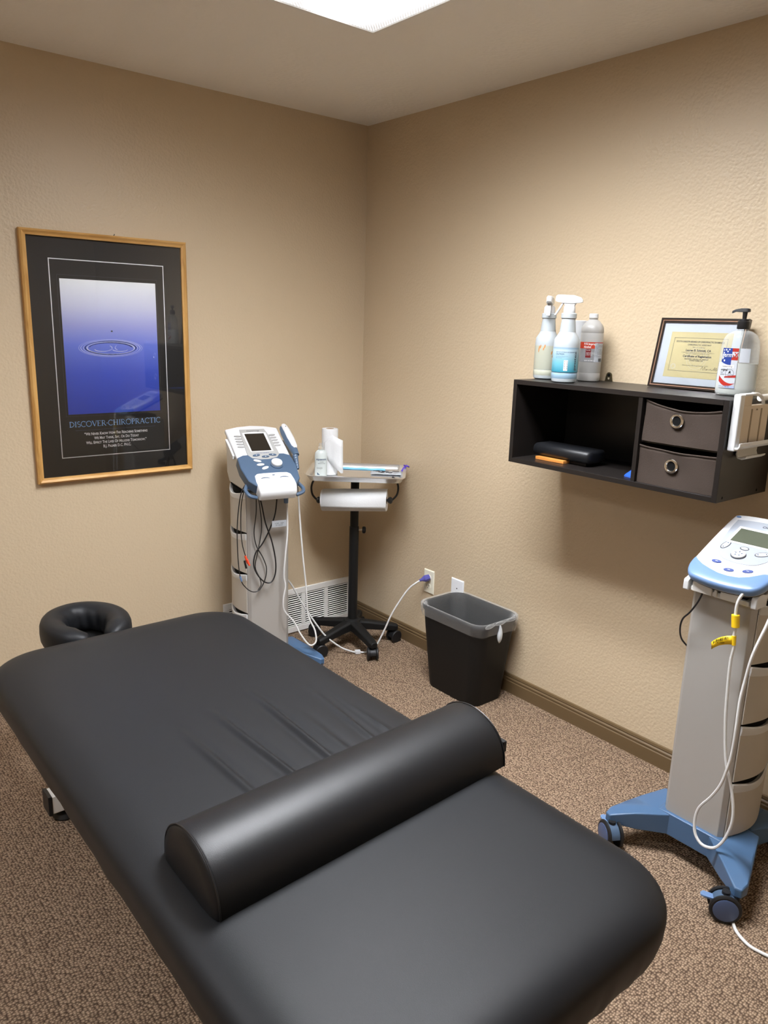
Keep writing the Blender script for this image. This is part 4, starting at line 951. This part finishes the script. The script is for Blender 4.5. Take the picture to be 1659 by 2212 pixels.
o = build('crumpled_paper', bm, 'paper_white', angle=5); o.location = (-.185, -.93, .05); tag(o, 'crumpled white paper inside the lined waste bin', 'paper')

# ---------------------------------------------------------------- wall shelf
SY0, SY1, SZ0, SZ1, SD = -1.262, -2.050, 1.074, 1.368, .303
def shelf():
    t = thing('wall_shelf', 'dark espresso cube shelf unit mounted on the right wall', 'shelf', (0, (SY0+SY1)/2, SZ0)); h = (SY0-SY1)/2; H = SZ1-SZ0; th = .016
    P_ = lambda n_, *a, m='laminate_dark': build(n_, box(nb(), *a), m, t, bevel=.0008)
    P_('top_panel', -SD, 0, -h+th, h-th, H-th, H); P_('bottom_panel', -SD, 0, -h+th, h-th, 0, th)
    P_('side_panel', -SD, 0, h-th, h, 0, H); P_('side_panel', -SD, 0, -h, -h+th, 0, H)
    P_('back_panel', -.006, -.0, -h+th, h-th, th, H-th)
    dy = -1.772-(SY0+SY1)/2; P_('divider', -SD+.002, -.006, dy-.007, dy+.007, th, H-th)
    P_('mid_shelf', -SD+.02, -.006, -h+th, dy-.007, .140, .146)
    for (z, x) in ((H-.02, -.27), (H-.02, -.05), (.012, -.27), (.012, -.06)):
        bm = nb(); lathe(bm, [(.0045, 0), (.003, .0008)], 0, 0, 12)
        for v in bm.verts: v.co = Vector((v.co.x+x, -h-v.co.z, v.co.y+z))
        build('cam_screw', bm, 'slot_dark', t)
    # hanging tab
    cy = -1.447-(SY0+SY1)/2; bm = nb(); pts = [(cy-.017, H), (cy-.015, H+.004), (cy-.012, H+.020)]+[(cy+.012*cos(R(a)), H+.020+.012*sin(R(a))) for a in range(180, -1, -20)]+[(cy+.015, H+.004), (cy+.017, H)]
    prism(bm, pts, lambda y, z: (-.001, y, z), lambda y, z: (-.004, y, z)); b = build('hanging_tab', bm, 'bracket_metal', t)
    bm = nb(); prism(bm, ellipse(cy, H+.022, .005, .005, n=14), lambda y, z: (-.004, y, z), lambda y, z: (-.0065, y, z)); build('screw', bm, 'slot_dark', b)
    bm = nb(); prism(bm, ellipse(cy, H+.010, .0035, .0035, n=14), lambda y, z: (-.0038, y, z), lambda y, z: (-.0046, y, z)); build('tab_hole', bm, 'beige_plastic', b)
shelf()
def fabric_bin(label, y0, y1, z0, z1, sag, ins):
    t = thing('fabric_bin', label, 'storage bin', (-SD+.012, (y0+y1)/2, z0), 0, 'fabric bins in the wall shelf'); h = (y0-y1)/2; H = z1-z0
    bm = nb(); ny, nz = 24, 10
    def fp(u, v):   # u -1..1 (left to right = +y to -y)
        y = -u*h*(1-.02*(1-v))*(1-(ins*v if u < 0 else ins*.3*v)); top = H-sag*(1-u*u)*.8-sag*.5*(1+u)*.5
        x = .004*sin(v*3)*(1-u*u)-.006*(1-v)*0+.003*sin(u*7+v*4)*v-.004*(1-u*u)*(1-v)
        return (x, y, top*v)
    g = [[fp(-1+2*i/ny, j/nz) for j in range(nz+1)] for i in range(ny+1)]
    V = [[bm.verts.new(p) for p in c] for c in g]
    for a, b in zip(V, V[1:]):
        for j in range(nz): bm.faces.new((a[j], a[j+1], b[j+1], b[j]))
    D = .26
    def side(col):
        W = [bm.verts.new((D, p.co.y, p.co.z)) for p in col]
        for j in range(nz): bm.faces.new((col[j], col[j+1], W[j+1], W[j]))
        return W
    A, B = side(V[0]), side(V[-1]); bm.faces.new((A[0], A[-1], B[-1], B[0])); bm.faces.new([V[0][0], A[0], B[0], V[-1][0]]) if False else bm.faces.new([c[0] for c in V]+[B[0], A[0]])
    build('body', bm, 'fabric_brown', t, solid=.002, angle=60)
    bm = nb(); tube(bm, [(c[-1][0]-.001, c[-1][1], c[-1][2]) for c in g], .0028, 6); build('top_hem', bm, 'fabric_brown', t)
    gz, gy = H*.57, .012; gx = -.0035
    bm = nb(); rings = []
    for r, x in ((.0220, .001), (.0220, -.001), (.0200, -.0034), (.0155, -.0038), (.0132, -.0015), (.0126, .001)): rings.append([(gx+x, gy+r*cos(a), gz+r*sin(a)) for a in [2*pi*i/32 for i in range(32)]])
    loft(bm, rings, caps=False); k = build('grommet', bm, 'chrome', t)
    bm = nb(); loft(bm, [[(gx+x, gy+.0131*cos(a), gz+.0131*sin(a)) for a in [2*pi*i/24 for i in range(24)]] for x in (.0003, -.0006)]); build('grommet_hole', bm, 'slot_dark', k)
fabric_bin('brown fabric bin with a grommet and sagging rim, upper one in the wall shelf', -1.782, -2.031, 1.2215, 1.345, .022, .05)
fabric_bin('brown fabric bin with a grommet, lower one in the wall shelf', -1.780, -2.032, 1.091, 1.206, .008, .01)
# padded block in left bay
pb = thing('padded_block', 'small black padded head block with a wooden edge strip inside the shelf', 'padded block', (-.185, -1.435, 1.0905))
bm = nb(); n = 12; rings = []
for y, k in ((.118, .6), (.122, .0), (.118, 1)):
    pass
for y, k in ((-.124, .55), (-.122, .85), (-.112, 1), (.112, 1), (.120, .85), (.122, .55)):
    rings.append([(x*k, y, .0305+(z-.0305)*k) for x, z in rrect(.055, .0225, .02, 5, 0, .0325)])
loft(bm, rings); build('cushion', bm, 'bolster_vinyl', pb, angle=60)
build('wooden_strip', box(nb(), -.064, -.03, -.030, .094, 0, .0105), 'oak_block', pb, bevel=.001); build('base_board', box(nb(), -.03, .05, -.10, .10, 0, .0105), 'laminate_dark', pb)
bf = nb(); hull(bf, [(x, y, z) for x, y in ((-.253, -1.712), (-.14, -1.668), (-.06, -1.762), (-.262, -1.762)) for z in (1.0905, 1.0955)]); tag(build('folder', bf, 'blue_folder'), 'blue folder corner lying on the shelf floor beside the divider', 'folder')

# ---------------------------------------------------------------- bottles on the shelf
ZT = SZ1+.0005
def patch(r, sy, a0, a1, z0, z1, off=.0004, n=18):
    bm = nb(); rr = r+off; rings = []
    for i in range(n+1):
        a = a0+(a1-a0)*i/n; rings.append([(rr*sin(a), -rr*cos(a)*sy, z0), (rr*sin(a), -rr*cos(a)*sy, z1)])
    loft(bm, rings, caps=False, closed=False); return bm
def spray_bottle(x, y, label, mliq, face, trig, r=.042, lab=False):
    t = thing('spray_bottle', label, 'spray bottle', (x, y, ZT), face, 'spray bottles on the wall shelf')
    liq = .118
    pr = [(r*.80, 0), (r*.95, .004), (r, .014), (r, .030), (r*.975, .032), (r*.975, .034), (r, .036), (r*.99, .125), (r*.95, .145), (r*.72, .160), (.027, .168)]
    k = 9
    for i in range(k*2+1): 
        z = .168+.042*i/(k*2); pr.append((.0268-.0045*i/(k*2)+(.0006 if i % 2 else 0), z))
    pr += [(.0225, .212), (.0255, .214), (.0255, .228), (.023, .2305), (.018, .231)]
    build('bottle', lathe(nb(), pr, 0, 0, 36), 'milky_plastic', t, angle=40)
    build('liquid', lathe(nb(), [(r*.86, .0045), (r+.0001, .0142), (r+.0002, .030), (r*.976, .033), (r+.0002, .037), (r*.992, liq)], 0, 0, 36), mliq, t)
    c = build('collar', lathe(nb(), [(.019, .231), (.0195, .233), (.019, .250), (.015, .256), (.010, .258)], 0, 0, 24), 'white_plastic', t)
    tr = thing if False else None
    d = Vector((cos(trig-face), sin(trig-face), 0)); s = Vector((-d.y, d.x, 0))
    bm = nb(); rings = []
    for u, w_, z0, z1 in ((-.042, .009, .266, .273), (-.034, .011, .264, .282), (-.012, .012, .2615, .288), (.02, .011, .2625, .289), (.040, .010, .2655, .289), (.046, .008, .268, .286), (.048, .006, .271, .283)):
        p = d*u; rings.append([tuple(p+s*a+Vector((0, 0, z))) for a, z in ((-w_, z0), (w_, z0), (w_, z1-.006), (w_*.6, z1), (-w_*.6, z1), (-w_, z1-.006))])
    loft(bm, rings); hd = build('spray_head', bm, 'white_plastic', t, bevel=.002)
    bm = nb(); hull(bm, [tuple(d*u+s*w_+Vector((0, 0, z))) for u, z in ((-.014, .250), (.014, .250), (-.022, .264), (.02, .264)) for w_ in (-.009, .009)]); build('pump_body', bm, 'white_plastic', t, bevel=.002)
    bm = nb(); q = [d*.022+Vector((0, 0, .264)), d*.030+Vector((0, 0, .250)), d*.040+Vector((0, 0, .233)), d*.047+Vector((0, 0, .222))]
    for a, b in zip(q, q[1:]): pass
    rings = [[tuple(p+s*w_+d*e) for w_, e in ((-.007, -.003), (.007, -.003), (.007, .003), (-.007, .003))] for p in q]
    loft(bm, rings); build('trigger', bm, 'white_plastic', t, bevel=.001)
    return t
camdir = lambda x, y: atan2(-3.092-y, -2.404-x)
A = (-.165, -1.286); B = (-.235, -1.426)
fa = camdir(*A)+pi/2; fb = camdir(*B)+pi/2
ta = spray_bottle(*A, 'spray bottle with orange stains and yellowish liquid, leftmost on the shelf', 'milky_yellow', fa, camdir(*A)-.10)
for (u, z0, z1) in ((-.030, .095, .118), (-.024, .108, .121), (-.012, .102, .112), (-.008, .110, .122), (.018, .088, .100), (.022, .078, .085)):
    bm = nb(); f0 = on_cyl(.0424, 1, 0); n_ = 5; rings = []
    for i in range(n_+1): z = z0+(z1-z0)*i/n_; w_ = .0012+.0012*(1-abs(2*i/n_-1)); rings.append([f0(u-w_+.002*i/n_, z, 0), f0(u+w_+.002*i/n_, z, 0)])
    loft(bm, rings, caps=False, closed=False); build('stain', bm, 'orange_stain', ta)
tb_ = spray_bottle(*B, 'spray bottle with a teal and white disinfectant label, in front on the shelf', 'milky_blue', fb, fb+pi-.15, r=.0435)
lb = build('label_band', patch(.0435, 1, -1.35, 1.6, .036, .112, .0007), 'label_teal', tb_)
f0 = on_cyl(.0447, 1, 0)
lt = text_bm('KEEP OUT OF REACH OF CHILDREN', .0042, thick=0, align='LEFT', bold=.0001, fn=lambda x, y, z: f0(x-.036, y+.101, 0)); merge(lt, text_bm('CAUTION', .0068, thick=0, align='LEFT', bold=.0002, fn=lambda x, y, z: f0(x-.036, y+.0935, 0)))
merge(lt, text_bm('Precautionary statement: hazards to\nhumans. See back panel for\nadditional directions.', .003, thick=0, align='LEFT', fn=lambda x, y, z: f0(x-.036, y+.088, 0))); build('label_lettering', lt, 'slate_blue', lb)
bm = text_bm('protex', .023, thick=0, bold=.0004, fn=lambda x, y, z: f0(.040-y*.6, x+.074, 0)); build('brand_lettering', bm, 'ink_grey', lb)
bc = patch(.0442, 1, -.10, .20, .041, .076, .0006); build('barcode_panel', bc, 'ink_white', lb)
bm = nb()
for i in range(12):
    z = .044+.0024*i; w_ = .0006+.0006*((i*7) % 3); bm.faces.new([bm.verts.new(f0(x+.0022, z_, 0)) for x, z_ in ((-.005, z), (.006, z), (.006, z+w_), (-.005, z+w_))])
for v in bm.verts: v.co.x *= 1.008; v.co.y *= 1.008
build('barcode', bm, 'ink_black', lb)
# isopropyl bottle
C_ = (-.085, -1.418); fc_ = camdir(*C_)+pi/2
t = thing('alcohol_bottle', 'frosted isopropyl alcohol bottle with a red and grey label on the shelf', 'bottle', (*C_, ZT), fc_)
r = .039
build('bottle', lathe(nb(), [(r*.8, 0), (r*.95, .003), (r, .012), (r, .028), (r*.98, .030), (r, .032), (r, .165), (r*.975, .167), (r, .170), (r*.98, .184), (r*.85, .194), (.022, .208), (.0145, .212), (.0145, .216), (.0165, .2165), (.0165, .218), (.014, .219)], 0, 0, 36), 'alcohol_plastic', t)
build('cap', lathe(nb(), [(.0155, .2195), (.0155, .231), (.014, .2325), (.001, .233)], 0, 0, 28), 'white_plastic', t)
lb = build('label_band', patch(r, 1, -1.2, 1.35, .068, .136, .0005), 'label_grey', t)
build('red_header', patch(r, 1, -1.2, .33, .114, .136, .0009), 'label_red', lb); build('top_stripe', patch(r, 1, .33, 1.35, .133, .136, .0009), 'label_red', lb)
build('maroon_panel', patch(r, 1, -.45, .02, .083, .112, .0009), 'label_maroon', lb); build('facts_panel', patch(r, 1, .33, 1.35, .068, .133, .0009), 'label_white', lb)
f1 = on_cyl(r+.0013, 1, 0)
lt = text_bm('91% Isopropyl\nAlcohol', .0100, thick=0, align='LEFT', bold=.0003, fn=lambda x, y, z: f1(x*.82-.026, y+.1265, 0)); merge(lt, text_bm('First Aid\n\nTopical antiseptic\nHelps prevent infection\nin minor cuts', .0042, thick=0, align='LEFT', fn=lambda x, y, z: f1(x-.0165, y+.107, 0)))
merge(lt, text_bm('32 FL OZ (946 mL)', .0048, thick=0, align='LEFT', bold=.0002, fn=lambda x, y, z: f1(x-.020, y+.071, 0))); build('label_lettering', lt, 'ink_white', lb)
lt = text_bm('Drug Facts\nActive ingredient  Purpose\nIsopropyl alcohol 91%  First aid\nantiseptic\nUses first aid to help\nprevent risk of infection\nWarnings external use only\nFlammable keep away from\nfire or flame heat spark\nelectrical\nIf swallowed get help', .0042, thick=0, align='LEFT', fn=lambda x, y, z: f1(x*.8+.0145, y+.128, 0)); build('facts_lettering', lt, 'ink_grey', lb)
bm = nb()
for i in range(13):
    x = .030+.0013*i; w_ = .0005+.0004*((i*5) % 3); bm.faces.new([bm.verts.new(f1(a, z, 0)) for a, z in ((x, .070), (x+w_, .070), (x+w_, .081), (x, .081))])
build('barcode', bm, 'ink_black', lb)
# white carton behind
D_ = (-.045, -1.335)
bm = nb(); lathe(bm, [(.030, 0), (.031, .002), (.036, .205), (.0375, .207), (.0365, .209), (.034, .207), (.030, .01)], 0, 0, 32); o = build('paper_cup_stack', bm, 'white_plastic'); o.location = (*D_, ZT); tag(o, 'plain white round container half hidden behind the shelf bottles', 'container')
# hand sanitizer
G = (-.125, -1.972); fg = camdir(*G)+pi/2-.25
t = thing('hand_sanitizer', 'clear hand sanitizer pump bottle with a flag-patterned label on the shelf', 'pump bottle', (*G, ZT), fg)
rx = .057; sy = .62
pr = [(.80, 0), (.93, .002), (.985, .008), (1.0, .025), (.985, .070), (.955, .11), (.93, .145), (.88, .162), (.74, .176), (.52, .185), (.30, .189), (.245, .191), (.245, .200)]
build('bottle', lathe(nb(), [(rx*k, z) for k, z in pr], 0, 0, 40, 1, sy), 'clear_plastic', t)
build('gel', lathe(nb(), [(rx*k*.975, z) for k, z in [(.80, .003), (.93, .005), (.985, .010), (1.0, .025), (.985, .070), (.96, .095), (.5, .0955), (.001, .0956)]], 0, 0, 40, 1, sy), 'gel_liquid', t)
p = build('pump_collar', lathe(nb(), [(.0165, .193), (.0175, .195), (.0175, .214), (.0150, .216), (.0145, .221), (.0100, .222)], 0, 0, 24), 'black_plastic', t)
bm = nb(); cyl(bm, (0, 0, .22), (0, 0, .244), .0055, 14, .0075); build('pump_stem', bm, 'black_plastic', p)
bm = nb(); rings = []
for x, w_, z0, z1 in ((.013, .008, .242, .251), (.008, .011, .241, .252), (-.010, .010, .241, .252), (-.026, .006, .242, .249), (-.036, .0045, .237, .2445)): rings.append([(x, -w_, z0), (x, w_, z0), (x, w_*.8, z1), (x, -w_*.8, z1)])
loft(bm, rings); build('pump_spout', bm, 'black_plastic', p, bevel=.0015)
bm = nb(); cyl(bm, (0, 0, .02), (0, 0, .19), .003, 8); build('dip_tube', bm, 'clear_plastic', t)
# label wraps an ellipse; a in angle
def el(x, z, off=.0): 
    a = x/rx*1.02; k = 1.0-(.0 if z < .05 else (z-.05)*.62); return ((rx*k+off)*sin(a), -(rx*k+off)*cos(a)*sy-off*.4, z)
def elpoly(pts, off): 
    bm = nb(); bm.faces.new([bm.verts.new(el(x, z, off)) for x, z in pts]); return bm
def elgrid(x0, x1, z0, z1, off, n=10, m=8, ft=None, fb=None):
    bm = nb(); V = []
    for i in range(n+1):
        x = x0+(x1-x0)*i/n; zb = fb(x) if fb else z0; zt = ft(x) if ft else z1
        V.append([bm.verts.new(el(x, zb+(zt-zb)*j/m, off)) for j in range(m+1)])
    for a, b in zip(V, V[1:]):
        for j in range(m): bm.faces.new((a[j], a[j+1], b[j+1], b[j]))
    return bm
X0, X1 = -.046, .006
lb = build('label', elgrid(X0, X1, .022, .138, .0008), 'label_white', t)
build('blue_field', elgrid(X0, X0+.034, 0, 0, .0012, fb=lambda x: .098+.10*(x-X0)*.1-.010*sin((x-X0)*40), ft=lambda x: .138), 'flag_blue', lb)
build('red_stripe', elgrid(X0+.034, X1, 0, 0, .0012, fb=lambda x: .128, ft=lambda x: .138), 'flag_red', lb)
build('red_stripe', elgrid(X0+.034, X1, 0, 0, .0012, fb=lambda x: .104, ft=lambda x: .113), 'flag_red', lb)
build('red_wave', elgrid(X0, X1, 0, 0, .0012, fb=lambda x: .042-.014*sin((x-X0)/.052*pi*.9), ft=lambda x: .058-.022*sin((x-X0)/.052*pi*.62)), 'flag_red', lb)
build('red_wave', elgrid(X0+.02, X1, 0, 0, .0012, fb=lambda x: .052+.06*(x-X0-.02), ft=lambda x: .056+.16*(x-X0-.02)), 'flag_red', lb)
build('blue_wave', elgrid(X0+.024, X1, 0, 0, .0012, fb=lambda x: .0225, ft=lambda x: .029), 'pale_blue', lb)
def star(x, z, r, off=.0016): return elpoly([(x+(r if k % 2 == 0 else r*.42)*sin(k*pi/5), z+(r if k % 2 == 0 else r*.42)*cos(k*pi/5)) for k in range(10)], off)
for x, z, r_s in ((X0+.006, .132, .003), (X0+.014, .133, .0038), (X0+.007, .124, .0036), (X0+.020, .128, .0034), (X0+.005, .108, .0036), (X0+.012, .102, .0042), (X0+.025, .134, .003)): build('star', star(x, z, r_s), 'ink_white', lb)
lt = text_bm('germ', .0185, thick=0, bold=.0009, fn=lambda x, y, z: el(x*.92+X0+.020, y+.1125, .0018)); build('lettering_outline', lt, 'flag_blue', lb)
lt = text_bm('germ', .0185, thick=0, bold=.0001, fn=lambda x, y, z: el(x*.92+X0+.020, y+.1125, .0022)); build('brand_lettering', lt, 'ink_white', lb)
lt = text_bm('-X', .0185, thick=0, bold=.0004, fn=lambda x, y, z: el(x*.9+X0+.044, y+.1125, .0022)); build('brand_lettering', lt, 'flag_red', lb)
build('white_strip', elgrid(X0+.004, X0+.044, .081, .090, .0012), 'ink_white', lb)
lt = text_bm('moisturizing', .0085, thick=0, fn=lambda x, y, z: el(x*.8+X0+.023, y+.083, .0016)); merge(lt, text_bm('original', .010, thick=0, align='LEFT', bold=.0001, fn=lambda x, y, z: el(x*.8+X0+.004, y+.0725, .0016))); merge(lt, text_bm('hand\nsanitizer', .006, thick=0, align='LEFT', fn=lambda x, y, z: el(x*.8+X0+.004, y+.066, .0016))); merge(lt, text_bm('32 FL OZ 946 mL', .0055, thick=0, align='LEFT', fn=lambda x, y, z: el(x*.85+X0+.004, y+.025, .0016)))
build('label_lettering', lt, 'ink_black', lb)
bm = nb(); V = []
for i in range(29):
    a = 2*pi*i/28; V.append((bm.verts.new(el(X0+.034+.0125*cos(a), .065+.0125*sin(a), .0014)), bm.verts.new(el(X0+.034+.0118*cos(a), .065+.0118*sin(a), .0014))))
for a, b in zip(V, V[1:]): bm.faces.new((a[0], b[0], b[1], a[1]))
merge(bm, elpoly([(X0+.034-.004, .063), (X0+.034-.002, .069), (X0+.034+.001, .074), (X0+.034+.003, .070), (X0+.034+.0035, .064), (X0+.034+.001, .066), (X0+.034-.001, .066)], .0016)); merge(bm, text_bm('WOUNDED WARRIOR\nPROJECT', .003, thick=0, fn=lambda x, y, z: el(x*.75+X0+.034, y+.0605, .0016)))
build('round_emblem', bm, 'ink_black', lb)
build('back_label', (lambda b: b)(elgrid(.010, .040, .098, .138, .0006)), 'label_white', t)
# certificate
def certificate():
    y0, y1 = -1.655, -1.949; zb, zt = 1.369, 1.590; sl = .20
    t = thing('framed_certificate', 'framed cream certificate leaning on the wall on top of the shelf', 'certificate', (-.072, (y0+y1)/2, ZT)); h = (y0-y1)/2; H = zt-zb
    P = lambda u, v, hh: (v*sl-hh, -u, v+hh*sl)   # u right, v up, hh out of the picture
    def Q(pts, h0, h1): bm = nb(); loft(bm, [[P(u, v, h0) for u, v in pts], [P(u, v, h1) for u, v in pts]]); return bm
    Rq = lambda a, b, c, d: [(a, c), (b, c), (b, d), (a, d)]
    def frame(o0, w_, h1, m, nm):
        bm = nb()
        for q in (Rq(-h+o0, h-o0, o0, o0+w_), Rq(-h+o0, h-o0, H-o0-w_, H-o0), Rq(-h+o0, -h+o0+w_, o0+w_, H-o0-w_), Rq(h-o0-w_, h-o0, o0+w_, H-o0-w_)): merge(bm, Q(q, 0, h1))
        return build(nm, bm, m, t)
    frame(0, .0055, .014, 'cert_frame', 'outer_frame'); frame(.0055, .003, .0115, 'bronze', 'frame_bead'); frame(.0085, .005, .010, 'cert_frame', 'inner_frame')
    mt = build('mat_board', Q(Rq(-h+.012, h-.012, .012, H-.012), .002, .005), 'mat_white', t)
    cx0 = -(-1.697-(y0+y1)/2); c = build('certificate_sheet', Q(Rq(-.104, .104, .036, H-.042), .005, .0056), 'cert_paper', t)
    bm = nb(); a0, a1, b0, b1 = -.090, .090, .056, H-.060; lw = .0009
    for q in (Rq(a0, a1, b0, b0+lw), Rq(a0, a1, b1-lw, b1), Rq(a0, a0+lw, b0, b1), Rq(a1-lw, a1, b0, b1)): merge(bm, Q(q, .0056, .0059))
    build('border_line', bm, 'ink_grey', c)
    def T(s, size, u, v, al='CENTER', bold=0, sx=1): return text_bm(s, size, thick=0, align=al, bold=bold, fn=lambda x, y, z: P(x*sx+u, y+v, .0060))
    bm = T('SOUTH DAKOTA BOARD OF CHIROPRACTIC EXAMINERS', .0078, 0, .1465, bold=.00015, sx=.80); merge(bm, T('CHIROPRACTIC ASSISTANT', .0064, 0, .1375, bold=.0001)); merge(bm, T('This is to certify that', .005, 0, .130)); merge(bm, T('Lauren B. Schmidt, CA', .0092, 0, .1195, bold=.0003)); merge(bm, T('is registered as provided by law and is authorized to practice as a\nChiropractic Assistant as prescribed by statute', .0042, 0, .1145))
    merge(bm, T('Certificate of Registration', .0092, 0, .1010, bold=.0003)); merge(bm, T('REGISTERED CHIROPRACTIC ASSISTANT\nLICENSE NUMBER 1234', .0045, 0, .0935, bold=.0001)); merge(bm, T('Effective January 1, 2022 through December 31, 2023', .0040, 0, .0740)); build('certificate_lettering', bm, 'ink_grey', c)
    bm = nb(); sg = [(.022, .064), (.026, .074), (.030, .063), (.034, .073), (.037, .064), (.043, .067), (.041, .064), (.047, .066), (.051, .064), (.054, .068), (.057, .064), (.062, .065), (.068, .074), (.066, .064), (.073, .072), (.072, .063), (.078, .068), (.080, .064), (.084, .072), (.083, .064), (.089, .065)]
    cc = catmull([(a, b, 0) for a, b in sg], 4)
    for a, b in zip(cc, cc[1:]):
        d = (b-a); n = Vector((-d.y, d.x, 0)); n = n.normalized()*.00035 if n.length > 0 else n
        bm.faces.new([bm.verts.new(P(q.x, q.y, .0060)) for q in (a+n, b+n, b-n, a-n)])
    build('signature', bm, 'ink_black', c)
    bm = nb()
    def circ(u, v, r, w_):
        V = []
        for i in range(37): a = 2*pi*i/36; V.append((bm.verts.new(P(u+r*cos(a), v+r*sin(a), .0058)), bm.verts.new(P(u+(r-w_)*cos(a), v+(r-w_)*sin(a), .0058))))
        for a, b in zip(V, V[1:]): bm.faces.new((a[0], b[0], b[1], a[1]))
    circ(-.075, .070, .0085, .0009); circ(-.075, .070, .006, .0006); circ(0, .098, .034, .0005); circ(0, .098, .025, .0005); build('seal', bm, 'tape_grey', c)
    build('glass', Q(Rq(-h+.011, h-.011, .011, H-.011), .0072, .0082), 'picture_glass', t)
certificate()
# ---------------------------------------------------------------- plastic holder on the shelf's side
def holder():
    t = thing('wall_holder', 'white and beige plastic tablet holder fixed to the right side of the shelf', 'holder', (-.15, SY1, 1.22))
    Y = lambda d: -d
    bx = lambda x0, x1, d0, d1, z0, z1: box(nb(), x0+.15, x1+.15, -d1, -d0, z0-1.22, z1-1.22)
    build('white_side_rail', bx(-.288, -.262, .002, .024, 1.226, 1.385), 'white_plastic', t, bevel=.004)
    p = build('beige_back', bx(-.264, -.105, .002, .021, 1.236, 1.352), 'beige_plastic', t, bevel=.001)
    build('beige_back_extension', bx(-.264, -.215, .002, .021, 1.352, 1.380), 'beige_plastic', p)
    build('top_rail', bx(-.264, -.20, .004, .024, 1.380, 1.386), 'white_plastic', t, bevel=.002)
    for x in (-.208, -.150): build('slot', bx(x-.004, x+.004, .0205, .0216, 1.246, 1.342), 'slot_brown', p)
    bm = nb(); q = [(.0, 1.232), (.030, 1.232), (.036, 1.240), (.036, 1.250), (.033, 1.250), (.031, 1.238), (.0, 1.237)]
    loft(bm, [[(x+.15, -d-.002, z-1.22) for d, z in q] for x in (-.286, -.06)]); build('bottom_ledge', bm, 'white_plastic', t, bevel=.001)
    bm = nb(); q = [(.006, 1.233), (.004, 1.212), (.010, 1.200), (.024, 1.198), (.034, 1.204), (.036, 1.209), (.033, 1.209), (.024, 1.2025), (.012, 1.204), (.008, 1.214), (.010, 1.233)]
    loft(bm, [[(x+.15, -d, z-1.22) for d, z in q] for x in (-.235, -.115)]); build('lower_hook', bm, 'light_grey', t, bevel=.001)
    bm = nb(); tube(bm, catmull([(-.205+.15, -.014, 1.384-1.22), (-.17+.15, -.016, 1.381-1.22), (-.145+.15, -.018, 1.368-1.22), (-.138+.15, -.018, 1.352-1.22)], 5), .005, 8); build('curved_arm', bm, 'light_grey', t)
    bm = nb(); cyl(bm, (-.150+.15, -.012, 1.370-1.22), (.0+.148, -.012, 1.374-1.22), .0095, 20); build('swivel_tube', bm, 'light_grey', t)
    lt = text_bm('3M', .007, thick=.0003, bold=.0002, fn=lambda x, y, z: (x-.179+.15, -.0214, y+1.337-1.22)); build('moulded_mark', lt, 'slot_brown', p)
holder()
